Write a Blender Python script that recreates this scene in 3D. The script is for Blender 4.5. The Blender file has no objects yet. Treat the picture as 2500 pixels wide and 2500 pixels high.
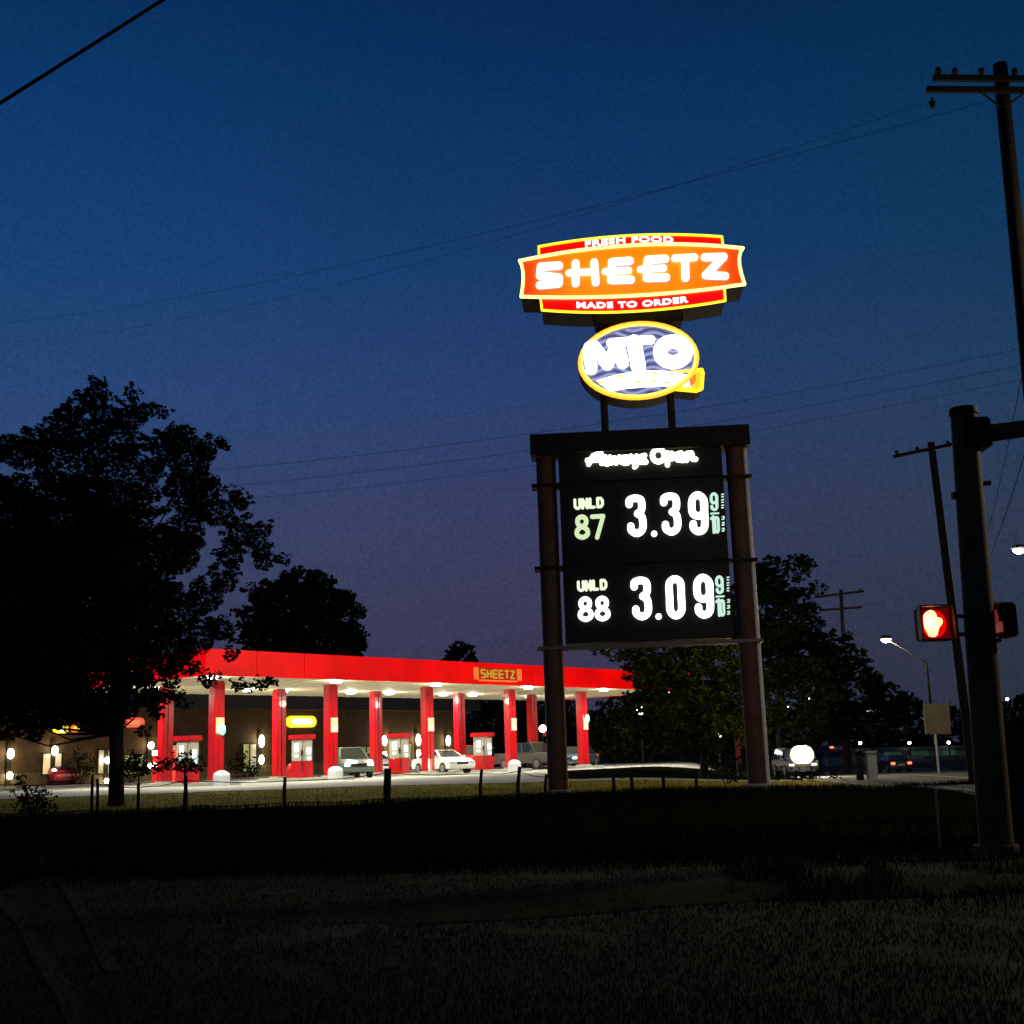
import bpy, bmesh, math, random
from mathutils import Vector, Matrix
from mathutils import noise as mnoise
rnd = random.Random(7)
S = bpy.context.scene
COL = S.collection

# ------------------------------------------------------------------ camera
FPX, PITCH, ROLL, EYE = 2987.8, 0.1961, 0.0324, 1.6
_F = Vector((0, math.cos(PITCH), math.sin(PITCH)))
_R = Vector((1, 0, 0)); _U = Vector((0, -math.sin(PITCH), math.cos(PITCH)))
R2 = _R*math.cos(ROLL) - _U*math.sin(ROLL)
U2 = _U*math.cos(ROLL) + _R*math.sin(ROLL)
cd = bpy.data.cameras.new('camera'); cam = bpy.data.objects.new('camera', cd); COL.objects.link(cam)
cd.sensor_width = 36; cd.sensor_fit = 'HORIZONTAL'; cd.lens = 36*FPX/2500
cd.clip_start = 0.05; cd.clip_end = 6000
M = Matrix((R2, U2, -_F)).transposed().to_4x4(); M.translation = (0, 0, EYE)
cam.matrix_world = M
S.camera = cam

# ------------------------------------------------------------------ sky: dusk, sun already below the horizon
W = bpy.data.worlds.new('World'); S.world = W; W.use_nodes = True
nt = W.node_tree; nt.nodes.clear()
def N(t, k, **kw):
    n = t.nodes.new(k)
    for a, b in kw.items(): setattr(n, a, b)
    return n
out = N(nt, 'ShaderNodeOutputWorld'); bg = N(nt, 'ShaderNodeBackground')
tc = N(nt, 'ShaderNodeTexCoord'); sx = N(nt, 'ShaderNodeSeparateXYZ')
nt.links.new(tc.outputs['Generated'], sx.inputs[0])
cr = N(nt, 'ShaderNodeValToRGB')
els = [(0.0, (0.034, 0.029, 0.058)), (0.07, (0.039, 0.033, 0.072)), (0.18, (0.038, 0.041, 0.101)), (0.28, (0.021, 0.043, 0.132)),
       (0.38, (0.0080, 0.037, 0.128)), (0.50, (0.0030, 0.026, 0.098)), (0.62, (0.0015, 0.013, 0.055)), (1.0, (0.001, 0.006, 0.03))]
e = cr.color_ramp.elements
e[0].position = 0; e[0].color = (*els[0][1], 1); e[1].position = 1; e[1].color = (*els[-1][1], 1)
for p_, c_ in els[1:-1]:
    q = e.new(p_); q.color = (*c_, 1)
nt.links.new(sx.outputs['Z'], cr.inputs[0])
# the afterglow is a little brighter and greener towards the west (left), deeper blue in the east (right)
cr2 = N(nt, 'ShaderNodeValToRGB')
g = cr2.color_ramp.elements
g[0].position = 0.30; g[0].color = (0.80, 1.22, 1.15, 1); g[1].position = 0.74; g[1].color = (0.42, 0.85, 0.62, 1)
mid = g.new(0.51); mid.color = (1.0, 1.0, 1.0, 1)
mp = N(nt, 'ShaderNodeMapRange'); mp.inputs[1].default_value = -1; mp.inputs[2].default_value = 1
nt.links.new(sx.outputs['X'], mp.inputs[0]); nt.links.new(mp.outputs[0], cr2.inputs[0])
mx = N(nt, 'ShaderNodeMix', data_type='RGBA', blend_type='MULTIPLY'); mx.inputs[0].default_value = 1
nt.links.new(cr.outputs[0], mx.inputs[6]); nt.links.new(cr2.outputs[0], mx.inputs[7])
# fine mottling in the manner of camera grain, plus a faint broad variation
cn = N(nt, 'ShaderNodeTexNoise'); cn.inputs['Scale'].default_value = 330; cn.inputs['Detail'].default_value = 6; cn.inputs['Roughness'].default_value = 0.85
nt.links.new(tc.outputs['Generated'], cn.inputs['Vector'])
cr3 = N(nt, 'ShaderNodeValToRGB'); h_ = cr3.color_ramp.elements
h_[0].position = 0.36; h_[0].color = (0.66, 0.84, 0.85, 1); h_[1].position = 0.64; h_[1].color = (1.38, 1.16, 1.16, 1)
cn2 = N(nt, 'ShaderNodeTexNoise'); cn2.inputs['Scale'].default_value = 2.2; cn2.inputs['Detail'].default_value = 4
nt.links.new(tc.outputs['Generated'], cn2.inputs['Vector'])
cr4 = N(nt, 'ShaderNodeValToRGB'); k_ = cr4.color_ramp.elements
k_[0].position = 0.3; k_[0].color = (0.90, 0.96, 0.95, 1); k_[1].position = 0.7; k_[1].color = (1.10, 1.04, 1.05, 1)
nt.links.new(cn.outputs['Fac'], cr3.inputs[0]); nt.links.new(cn2.outputs['Fac'], cr4.inputs[0])
mx2 = N(nt, 'ShaderNodeMix', data_type='RGBA', blend_type='MULTIPLY'); mx2.inputs[0].default_value = 1
mx3 = N(nt, 'ShaderNodeMix', data_type='RGBA', blend_type='MULTIPLY'); mx3.inputs[0].default_value = 1
nt.links.new(mx.outputs[2], mx2.inputs[6]); nt.links.new(cr3.outputs[0], mx2.inputs[7])
nt.links.new(mx2.outputs[2], mx3.inputs[6]); nt.links.new(cr4.outputs[0], mx3.inputs[7])
nt.links.new(mx3.outputs[2], bg.inputs[0]); bg.inputs[1].default_value = 1.18
nt.links.new(bg.outputs[0], out.inputs[0])
S.view_settings.view_transform = 'Standard'; S.view_settings.look = 'None'
S.view_settings.exposure = 0.0; S.view_settings.gamma = 1.0
S.cycles.use_denoising = True
S.cycles.max_bounces = 6; S.cycles.diffuse_bounces = 3; S.cycles.sample_clamp_indirect = 4.0

HAZE = 0.0
# ------------------------------------------------------------------ helpers
def ray(px, py): return _F + R2*((px-1250)/FPX) - U2*((py-1250)/FPX)
def at(px, py, Y):
    d = ray(px, py); return Vector((0, 0, EYE)) + d*(Y/d.y)
def xat(px, Y, z=0.5):          # world X of picture column px for a thing of height z standing at distance Y
    lo = at(px, 1850, Y); hi = at(px, 1200, Y)
    t = (z-lo.z)/(hi.z-lo.z); return lo.x + (hi.x-lo.x)*t

def sstep(a, b, x):
    t = min(1, max(0, (x-a)/(b-a))); return t*t*(3-2*t)
def lerp(a, b, t): return a+(b-a)*t

PHI = 0.8608
CU = Vector((math.cos(PHI), math.sin(PHI), 0)); CN = Vector((CU.y, -CU.x, 0))
def cp(s, n, z=0): return CU*s + CN*n + Vector((0, 0, z))
APZ = 0.583; CEIL = APZ + 5.0
def at_n(px, py, nv):           # point where the sight line meets the upright plane n = nv of the canopy frame
    d = ray(px, py); return Vector((0, 0, EYE)) + d*(nv/(d.dot(CN)))
def at_z(px, py, z):
    d = ray(px, py); return Vector((0, 0, EYE)) + d*((z-EYE)/d.z)

ROAD = [(24, -12, 0.1), (20.5, 20, 0.05), (18.5, 45, 0.05), (19.5, 62, 0.0), (23, 80, -0.3), (31, 105, -1.2), (37, 128, -0.9), (44, 158, 0.3), (62, 220, 0.9), (110, 400, 1.0)]
def road_at(Y):
    for a, b in zip(ROAD, ROAD[1:]):
        if Y <= b[1]:
            t = max(0, (Y-a[1])/(b[1]-a[1])); return lerp(a[0], b[0], t), lerp(a[2], b[2], t)
    return ROAD[-1][0], ROAD[-1][2]
def gz(X, Y):
    yc = 38 + 0.3*max(-30, min(20, X))
    crest = 0.28
    zk = lerp(0.54, 0.31, sstep(-12, 10, X))
    yk = 53.5 + 0.37*max(-30, min(16, X))
    if Y <= yc:
        z = lerp(0, crest, sstep(yc-9, yc, Y)) - 0.42*math.exp(-((Y-(yc-9.5))/3.2)**2)
        # shallow swale across the lawn
        sw = 13.9 + 0.02*X*1.0 + 0.6*math.sin(X*0.35)
        z -= 0.20*math.exp(-((Y-sw)/0.62)**2)*sstep(-3.5, 1.0, X)*(1-sstep(4.8, 6.6, X))
        z += 0.05*math.exp(-((Y-16.5)/1.6)**2)*sstep(0, 3, X)
    elif Y < yk: z = lerp(crest, zk, (Y-yc)/(yk-yc))
    else: z = lerp(zk, APZ, sstep(yk, yk+9, Y))
    rx, rz = road_at(Y)
    w = sstep(rx-15, rx-6.4, X) * sstep(30, 50, Y)
    if Y > 50: w = max(w, sstep(rx-15, rx-6.4, X))
    z = lerp(z, rz - 0.03, w)
    z += 0.05*mnoise.noise(Vector((X*0.35, Y*0.35, 0)))*(1-w)*(1-sstep(45, 55, Y))
    return z

class MB:
    def __init__(s): s.v = []; s.f = []
    def add(s, vs, fs):
        o = len(s.v); s.v += [tuple(v) for v in vs]; s.f += [tuple(i+o for i in f) for f in fs]
    def box(s, c, d, M=None):
        x, y, z = d[0]/2, d[1]/2, d[2]/2
        vs = [Vector((a*x, b*y, e_*z)) for a in (-1, 1) for b in (-1, 1) for e_ in (-1, 1)]
        c = Vector(c); vs = [(M @ v if M else v)+c for v in vs]
        s.add(vs, [(0, 1, 3, 2), (4, 6, 7, 5), (0, 4, 5, 1), (2, 3, 7, 6), (0, 2, 6, 4), (1, 5, 7, 3)])
    def prism(s, poly, off):    # poly: list of Vector (one face), off: Vector extrusion
        n = len(poly); off = Vector(off); a = [Vector(p) for p in poly]
        s.add(a + [p+off for p in a], [tuple(range(n)), tuple(range(2*n-1, n-1, -1))] + [(i, n+i, n+(i+1) % n, (i+1) % n) for i in range(n)])
    def tube(s, pts, rads, k=8, cap=True):
        pts = [Vector(p) for p in pts]
        if not isinstance(rads, (list, tuple)): rads = [rads]*len(pts)
        rings = []
        up = None
        for i, p in enumerate(pts):
            t = (pts[min(i+1, len(pts)-1)] - pts[max(i-1, 0)]).normalized()
            if up is None: up = Vector((0, 0, 1)) if abs(t.z) < 0.9 else Vector((1, 0, 0))
            a = t.cross(up).normalized(); b = t.cross(a).normalized(); up = -b if abs(t.dot(b)) < 0.99 else up
            rings.append([p + (a*math.cos(2*math.pi*j/k) + b*math.sin(2*math.pi*j/k))*rads[i] for j in range(k)])
        vs = [v for r_ in rings for v in r_]; fs = []
        for i in range(len(pts)-1):
            for j in range(k):
                fs.append((i*k+j, i*k+(j+1) % k, (i+1)*k+(j+1) % k, (i+1)*k+j))
        if cap: fs += [tuple(range(k-1, -1, -1)), tuple((len(pts)-1)*k+j for j in range(k))]
        s.add(vs, fs)
    def ball(s, c, r, k=12, m=8):
        c = Vector(c); r = Vector(r) if not isinstance(r, (int, float)) else Vector((r, r, r))
        vs = [c+Vector((0, 0, r.z))]
        for i in range(1, m):
            th = math.pi*i/m
            for j in range(k):
                ph = 2*math.pi*j/k
                vs.append(c+Vector((r.x*math.sin(th)*math.cos(ph), r.y*math.sin(th)*math.sin(ph), r.z*math.cos(th))))
        vs.append(c-Vector((0, 0, r.z))); fs = []
        for j in range(k):
            fs.append((0, 1+j, 1+(j+1) % k)); fs.append((len(vs)-1, 1+(m-2)*k+(j+1) % k, 1+(m-2)*k+j))
        for i in range(m-2):
            for j in range(k):
                a = 1+i*k; b = a+k; fs.append((a+j, b+j, b+(j+1) % k, a+(j+1) % k))
        s.add(vs, fs)
    def build(s, name, mat, parent=None, smooth=False, bevel=0):
        me = bpy.data.meshes.new(name); me.from_pydata(s.v, [], s.f); me.update()
        if isinstance(mat, (list, tuple)):
            for m_ in mat: me.materials.append(m_)
        else: me.materials.append(mat)
        bm = bmesh.new(); bm.from_mesh(me); bmesh.ops.recalc_face_normals(bm, faces=bm.faces)
        if bevel:
            ed = [e_ for e_ in bm.edges if len(e_.link_faces) == 2 and e_.calc_face_angle(0) > 0.5]
            bmesh.ops.bevel(bm, geom=ed, offset=bevel, segments=2, affect='EDGES', clamp_overlap=True)
        bm.to_mesh(me); bm.free()
        if smooth:
            me.polygons.foreach_set('use_smooth', [True]*len(me.polygons))
            try: me.set_sharp_from_angle(angle=math.radians(42))
            except Exception: pass
        o = bpy.data.objects.new(name, me); COL.objects.link(o)
        if parent: o.parent = parent
        return o

def tag(o, label=None, cat=None, group=None, kind=None):
    if label: o['label'] = label
    if cat: o['category'] = cat
    if group: o['group'] = group
    if kind: o['kind'] = kind
    return o
def thing(name, label, cat, loc=(0, 0, 0), rz=0, group=None):
    o = bpy.data.objects.new(name, None); COL.objects.link(o)
    o.location = loc; o.rotation_euler = (0, 0, rz); o.empty_display_size = 0.3
    return tag(o, label, cat, group)
def copy_tree(o, parent=None):
    c = o.copy(); COL.objects.link(c)
    if parent: c.parent = parent
    for ch in [x for x in CH.get(o.name, [])]: copy_tree(ch, c)
    return c
CH = {}
def index_children():
    CH.clear()
    for x in bpy.data.objects:
        if x.parent: CH.setdefault(x.parent.name, []).append(x)

def mat(name, col, rough=0.7, metal=0.0, var=0.0, scale=4.0, col2=None, bump=0.0, coat=0.0, spec=0.5, detail=5.0):
    m = bpy.data.materials.new(name); m.use_nodes = True; t = m.node_tree
    b = t.nodes['Principled BSDF']; b.inputs['Roughness'].default_value = rough; b.inputs['Metallic'].default_value = metal
    b.inputs['Specular IOR Level'].default_value = spec
    if coat: b.inputs['Coat Weight'].default_value = coat
    c2 = col2 or tuple(x*(1-var) for x in col)
    no = N(t, 'ShaderNodeTexNoise'); no.inputs['Scale'].default_value = scale; no.inputs['Detail'].default_value = detail
    co = N(t, 'ShaderNodeTexCoord'); t.links.new(co.outputs['Object'], no.inputs['Vector'])
    rp = N(t, 'ShaderNodeValToRGB'); rp.color_ramp.elements[0].position = 0.35; rp.color_ramp.elements[1].position = 0.65
    rp.color_ramp.elements[0].color = (*c2, 1); rp.color_ramp.elements[1].color = (*col, 1)
    t.links.new(no.outputs['Fac'], rp.inputs[0]); t.links.new(rp.outputs[0], b.inputs['Base Color'])
    if bump:
        bp = N(t, 'ShaderNodeBump'); bp.inputs['Strength'].default_value = bump; bp.inputs['Distance'].default_value = 0.02
        t.links.new(no.outputs['Fac'], bp.inputs['Height']); t.links.new(bp.outputs[0], b.inputs['Normal'])
    return m
def glow(name, col, strength, base=(0.3, 0.3, 0.3), var=0.0):
    m = bpy.data.materials.new(name); m.use_nodes = True; t = m.node_tree
    b = t.nodes['Principled BSDF']; b.inputs['Base Color'].default_value = (*base, 1); b.inputs['Roughness'].default_value = 0.4
    b.inputs['Emission Color'].default_value = (*col, 1); b.inputs['Emission Strength'].default_value = strength
    if var:
        no = N(t, 'ShaderNodeTexNoise'); no.inputs['Scale'].default_value = 0.5; no.inputs['Detail'].default_value = 3
        co = N(t, 'ShaderNodeTexCoord'); t.links.new(co.outputs['Object'], no.inputs['Vector'])
        mr = N(t, 'ShaderNodeMapRange'); mr.inputs[1].default_value = 0.3; mr.inputs[2].default_value = 0.7
        mr.inputs[3].default_value = strength*(1-var); mr.inputs[4].default_value = strength*(1+var)
        t.links.new(no.outputs['Fac'], mr.inputs[0]); t.links.new(mr.outputs[0], b.inputs['Emission Strength'])
    return m
def lamp(kind, name, loc, power, col=(1, 1, 1), parent=None, **kw):
    l = bpy.data.lights.new(name, kind); l.energy = power; l.color = col
    for a, b in kw.items(): setattr(l, a, b)
    o = bpy.data.objects.new(name, l); COL.objects.link(o); o.location = loc
    if parent: o.parent = parent
    return o

grass_m = mat('grass', (0.026, 0.031, 0.007), 0.95, scale=1.3, col2=(0.010, 0.014, 0.003), bump=0.5, spec=0.1, detail=9)
blade_m = mat('grass_blade', (0.060, 0.068, 0.014), 0.95, scale=1.3, col2=(0.026, 0.034, 0.007), spec=0.1)
weed_m = mat('weeds', (0.03, 0.033, 0.010), 0.95, scale=3, var=0.4, spec=0.1)
leaf_m = mat('leaves', (0.022, 0.036, 0.010), 0.8, scale=0.9, col2=(0.012, 0.02, 0.006), spec=0.0)
leaf2_m = mat('lit_leaves', (0.11, 0.15, 0.018), 0.65, scale=1.0, col2=(0.012, 0.02, 0.005), spec=0.0)  # pale blotches paint lamp light onto some of the leaves
bark_m = mat('bark', (0.03, 0.022, 0.015), 0.9, scale=6, var=0.5, bump=0.8, spec=0.2)
wood_m = mat('weathered_pole_wood', (0.018, 0.014, 0.009), 0.85, scale=5, var=0.4, bump=0.5, spec=0.2)
asph_m = mat('asphalt', (0.034, 0.032, 0.022), 0.9, scale=2.5, var=0.25, bump=0.2)
conc_m = mat('forecourt_concrete', (0.36, 0.36, 0.31), 0.85, scale=0.7, col2=(0.27, 0.27, 0.235), bump=0.1, detail=8)
kerb_m = mat('kerb_concrete', (0.42, 0.42, 0.36), 0.9, scale=3, var=0.2)
steel_m = mat('galvanised_steel', (0.14, 0.13, 0.10), 0.6, 0.3, scale=5, var=0.3)
darkmetal_m = mat('dark_painted_metal', (0.02, 0.016, 0.01), 0.75, scale=3, var=0.3, spec=0.2)
black_m = mat('black_face', (0.008, 0.007, 0.006), 0.6, scale=3, var=0.3, spec=0.25)
post_m = mat('tan_painted_post', (0.10, 0.052, 0.030), 0.7, scale=2.5, var=0.3, spec=0.2)
red_m = mat('red_paint', (0.50, 0.003, 0.008), 0.3, scale=1.5, var=0.15, coat=0.4)
white_m = mat('ceiling_white', (0.70, 0.685, 0.48), 0.6, scale=1.2, var=0.08)
rubber_m = mat('rubber', (0.02, 0.02, 0.02), 0.8, var=0.2)
glass_m = mat('dark_glass', (0.015, 0.02, 0.02), 0.08, var=0.1, spec=0.8)
brick_m = mat('tan_brick', (0.085, 0.046, 0.012), 0.85, scale=2, col2=(0.05, 0.03, 0.01), bump=0.2)
roof_m = mat('dark_roof', (0.03, 0.028, 0.024), 0.7, var=0.3)
wire_m = mat('cable', (0.012, 0.012, 0.012), 0.9, var=0.1, spec=0.1)
white_g = glow('white_light', (1.0, 0.98, 0.92), 14)
text_g = glow('white_letter_light', (1.0, 1.0, 0.97), 3.2)
warm_g = glow('warm_light', (1.0, 0.86, 0.55), 22)
red_g = glow('tail_light_red', (1.0, 0.05, 0.02), 9)

# ------------------------------------------------------------------ ground
def axis(a, b, step, far, grow=1.35):
    xs = []; x = a
    while x <= b+1e-6: xs.append(x); x += step
    st = step*2; lo = a; hi = b; L = []; H = []
    while hi < far: hi += st; lo -= st; st *= grow; H.append(hi); L.append(lo)
    return L[::-1]+xs+H
xs = axis(-34, 34, 0.7, 560); ys = [y for y in axis(4, 72, 0.45, 600)]
g_ = MB(); nx = len(xs)
g_.v = [(x, y, gz(x, y)) for y in ys for x in xs]
g_.f = [(j*nx+i, j*nx+i+1, (j+1)*nx+i+1, (j+1)*nx+i) for j in range(len(ys)-1) for i in range(nx-1)]
ground = tag(g_.build('ground', grass_m, smooth=True), kind='structure')

def sheet(name, fn_left, fn_right, ys_, lift, m, nxs=10):
    b = MB()
    for y in ys_:
        l, r = fn_left(y), fn_right(y)
        for i in range(nxs+1):
            x = lerp(l, r, i/nxs); b.v.append((x, y, gz(x, y)+lift))
    k = nxs+1
    b.f = [(j*k+i, j*k+i+1, (j+1)*k+i+1, (j+1)*k+i) for j in range(len(ys_)-1) for i in range(nxs)]
    return tag(b.build(name, m, smooth=True), kind='structure')
# forecourt: near edge follows the kerb line, far edge runs behind the store
b = MB(); K = 46; J = 40
for j in range(J+1):
    for i in range(K+1):
        X = -44 + 57*i/K; yk = 53.5+0.37*max(-30, min(16, X)); Yf = 112
        t = j/J; Y = yk + 0.15 + (Yf-yk)*(t**1.6)
        b.v.append((X, Y, gz(X, Y)+0.045))
b.f = [(j*(K+1)+i, j*(K+1)+i+1, (j+1)*(K+1)+i+1, (j+1)*(K+1)+i) for j in range(J) for i in range(K)]
tag(b.build('forecourt_pavement', conc_m, smooth=True), kind='structure')
b = MB()
prev = None
for i in range(K+1):
    X = -44+57*i/K; Y = 53.5+0.37*max(-30, min(16, X)); z = gz(X, Y)
    ring = [Vector((X, Y-0.12, z-0.15)), Vector((X, Y-0.10, z+0.045)), Vector((X, Y+0.12, z+0.06)), Vector((X, Y+0.12, z-0.15))]
    o_ = len(b.v); b.v += [tuple(v) for v in ring]
    if prev is not None:
        b.f += [(prev+k, prev+(k+1) % 4, o_+(k+1) % 4, o_+k) for k in range(4)]
    prev = o_
tag(b.build('kerb', kerb_m), kind='structure')
road = sheet('road', lambda y: road_at(y)[0]-6, lambda y: road_at(y)[0]+6, [6+2.0*i for i in range(90)]+[190+15*i for i in range(14)], 0.05, asph_m)
line_m = mat('road_paint', (0.5, 0.42, 0.12), 0.8, var=0.3)
sheet('road_centre_line', lambda y: road_at(y)[0]-0.12, lambda y: road_at(y)[0]+0.12, [30+2.0*i for i in range(60)], 0.056, line_m, 1)
edge_m = mat('road_edge_paint', (0.5, 0.5, 0.45), 0.8, var=0.3)
sheet('road_edge_line', lambda y: road_at(y)[0]-5.6, lambda y: road_at(y)[0]-5.46, [30+2.0*i for i in range(60)], 0.056, edge_m, 1)
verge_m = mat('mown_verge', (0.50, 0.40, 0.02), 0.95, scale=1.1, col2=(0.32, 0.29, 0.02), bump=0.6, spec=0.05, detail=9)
b = MB(); JJ = 14
for j in range(JJ+1):
    for i in range(91):
        X = -30+45*i/90; yc = 38.9+0.3*max(-30, min(20, X)); yk = 53.5+0.37*max(-30, min(16, X))-0.12
        Y = lerp(yc, yk, j/JJ); b.v.append((X, Y, gz(X, Y)+0.02))
b.f = [(j*91+i, j*91+i+1, (j+1)*91+i+1, (j+1)*91+i) for j in range(JJ) for i in range(90)]
tag(b.build('verge', verge_m, smooth=True), kind='structure')
bank_m = mat('shade_dark_grass', (0.012, 0.014, 0.005), 1.0, scale=2, var=0.5, bump=0.8, spec=0.0)  # near-black colour stands in for shade on the unlit bank
b = MB(); JJ = 44
for j in range(JJ+1):
    for i in range(91):
        X = -26+46*i/90; y0_ = 19.2+0.9*math.sin(X*0.5)+0.5*math.sin(X*1.7+1)-0.35*max(0, X-3); yc = 38.2+0.3*max(-30, min(20, X))
        Y = lerp(y0_, yc, j/JJ); b.v.append((X, Y, gz(X, Y)+0.02))
b.f = [(j*91+i, j*91+i+1, (j+1)*91+i+1, (j+1)*91+i) for j in range(JJ) for i in range(90)]
tag(b.build('shaded_bank_sheet', bank_m, smooth=True), kind='structure')  # dark sheet laid where the bank is only in shade
b = MB()
for j in range(21):
    for i in range(31):
        X = 2.2+12.5*i/30; y0_ = 53.5+0.37*min(16, X)+2.4; y1_ = max(y0_+0.2, (0.758*X+44.3)/0.652); Y = lerp(y0_, y1_, j/20); b.v.append((X, Y, gz(X, Y)+0.075))
b.f = [(j*31+i, j*31+i+1, (j+1)*31+i+1, (j+1)*31+i) for j in range(20) for i in range(30)]
tag(b.build('lawn_island', bank_m, smooth=True), kind='structure')
# faint trodden path with paler borders, lower left
pathm = mat('trodden_path', (0.034, 0.034, 0.014), 0.95, scale=3, var=0.4, spec=0.1)
def ppt(px, py): p = at_z(px, py, 0.0); return p
def ribbon(name, pts, w, m, lift):
    b = MB(); q = []
    for a, c in zip(pts, pts[1:]):
        for k in range(6): q.append(a.lerp(c, k/6))
    q.append(pts[-1])
    for i, p in enumerate(q):
        t = (q[min(i+1, len(q)-1)]-q[max(i-1, 0)]); t.z = 0; t.normalize(); s_ = Vector((-t.y, t.x, 0))*w/2
        for v in (p-s_, p+s_): b.v.append((v.x, v.y, gz(v.x, v.y)+lift))
    b.f = [(2*i, 2*i+1, 2*i+3, 2*i+2) for i in range(len(q)-1)]
    return tag(b.build(name, m), kind='structure')
ribbon('worn_path_edge', [ppt(-60, 2130), ppt(0, 2190), ppt(60, 2260), ppt(130, 2390), ppt(200, 2500), ppt(230, 2600)], 0.16, pathm, 0.012)
ribbon('worn_path_far_edge', [ppt(90, 2010), ppt(110, 2080), ppt(165, 2170), ppt(220, 2262), ppt(280, 2380)], 0.14, pathm, 0.012)

# lawn blades close to the camera, and the uncut strip of weeds along the fence
def blades(name, spots, hmin, hmax, w, m, lean=0.5):
    b = MB()
    for X, Y in spots:
        z = gz(X, Y); h = rnd.uniform(hmin, hmax); a = rnd.uniform(0, 6.28); t = rnd.uniform(0, 6.28)
        dx, dy = math.cos(a)*w, math.sin(a)*w; lx, ly = math.cos(t)*h*lean*rnd.random(), math.sin(t)*h*lean*rnd.random()
        o_ = len(b.v)
        b.v += [(X-dx, Y-dy, z-0.01), (X+dx, Y+dy, z-0.01), (X+dx*0.6+lx*0.5, Y+dy*0.6+ly*0.5, z+h*0.6), (X-dx*0.6+lx*0.5, Y-dy*0.6+ly*0.5, z+h*0.6), (X+lx, Y+ly, z+h)]
        b.f += [(o_, o_+1, o_+2, o_+3), (o_+3, o_+2, o_+4)]
    me = bpy.data.meshes.new(name); me.from_pydata(b.v, [], b.f); me.materials.append(m)
    o = bpy.data.objects.new(name, me); COL.objects.link(o); return o
sp = []
for _ in range(80000):
    Y = 6.2 + 16*(rnd.random()**1.2); X = rnd.uniform(-0.46, 0.46)*Y
    if mnoise.noise(Vector((X*0.8, Y*0.8, 3))) > -0.35 or rnd.random() < 0.3: sp.append((X, Y))
tag(blades('lawn_grass', sp, 0.02, 0.045, 0.006, blade_m), kind='stuff', label='short mown grass of the dark foreground', cat='grass')
sp = []
for _ in range(42000):
    Y = rnd.uniform(17.6, 38) if rnd.random() < 0.8 else rnd.gauss(19.3, 0.8); X = rnd.uniform(-0.48, 0.48)*Y
    if Y < 19 and rnd.random() < 0.6: continue
    if Y < 36.4+0.3*X: sp.append((X, Y))
tag(blades('bank_grass', sp, 0.06, 0.20, 0.014, bank_m, 0.7), kind='stuff', label='rough grass with shade painted into its colour on the bank below the fence', cat='grass')
sp = []
for _ in range(16000):
    X = rnd.uniform(-22, 17); yc = 38+0.3*X
    n_ = mnoise.noise(Vector((X*0.45, 5.2, 0)))
    if n_ > -0.25 or rnd.random() < 0.35: sp.append((X, yc+rnd.gauss(0.1, 0.7)))
tag(blades('fence_line_weeds', sp, 0.07, 0.24, 0.012, bank_m, 0.7), kind='stuff', label='uncut weeds along the wire fence', cat='weeds')
sp = []
for _ in range(26000):
    X = rnd.uniform(-26, 14); yc = 38.9+0.3*X; yk = 53.2+0.37*X; sp.append((X, lerp(yc, yk, rnd.random())))
tag(blades('verge_grass', sp, 0.04, 0.11, 0.016, verge_m, 0.6), kind='stuff', label='yellow lit grass between the fence and the forecourt kerb', cat='grass')
sp = []
for _ in range(9000):
    X = rnd.uniform(2.5, 8.5); Y = rnd.gauss(15.6, 1.5)
    if mnoise.noise(Vector((X*1.1, Y*1.1, 8))) > 0.0: sp.append((X, Y))
tag(blades('roadside_weeds', sp, 0.06, 0.2, 0.009, weed_m, 0.8), kind='stuff', label='ragged taller grass round the foot of the signal pole', cat='weeds')

# ------------------------------------------------------------------ price sign pylon
SP0 = Vector((0.8603, 41.3371, 0)); TH = -0.059
SQ = Vector((math.cos(TH), math.sin(TH), 0)); SNn = Vector((-SQ.y, SQ.x, 0))     # along the face / into the depth
sz0 = gz(SP0.x+3, SP0.y)
pyl = thing('price_sign_pylon', 'tall lit petrol sign on two posts with orange brand panel, blue oval and fuel prices', 'sign', (SP0.x, SP0.y, 0), TH)
def sl(px, py, d=0.0):          # picture point on the sign plane at depth d -> sign's own coordinates
    r_ = ray(px, py); o_ = Vector((0, 0, EYE)); t = ((SP0-o_).dot(SNn)+d)/r_.dot(SNn); w = o_+r_*t - SP0
    return Vector((w.dot(SQ), d, w.z))
class SM(MB):
    def strokes(s, polys, r, d0, conv, thick=0.08, closed=False):
        # each polyline becomes rounded bars standing 'thick' proud of the face at depth d0
        k_ = 0
        for pl in polys:
            pts = [conv(p) for p in pl]
            rr = r
            for a, b_ in zip(pts, pts[1:]):
                k_ += 1; s.capsule(a, b_, rr, d0-thick-0.0011*(k_ % 19), thick*0.9)
    def capsule(s, a, b_, r, d, th):
        a2 = Vector((a.x, 0, a.z)); b2 = Vector((b_.x, 0, b_.z)); t = b2-a2
        ang = math.atan2(t.z, t.x) if t.length > 1e-6 else 0
        P_ = []
        for k in range(7): th_ = ang+math.pi/2+math.pi*k/6; P_.append(Vector((a2.x+r*math.cos(th_), d, a2.z+r*math.sin(th_))))
        for k in range(7): th_ = ang-math.pi/2+math.pi*k/6; P_.append(Vector((b2.x+r*math.cos(th_), d, b2.z+r*math.sin(th_))))
        s.prism(P_, (0, th, 0))
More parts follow.
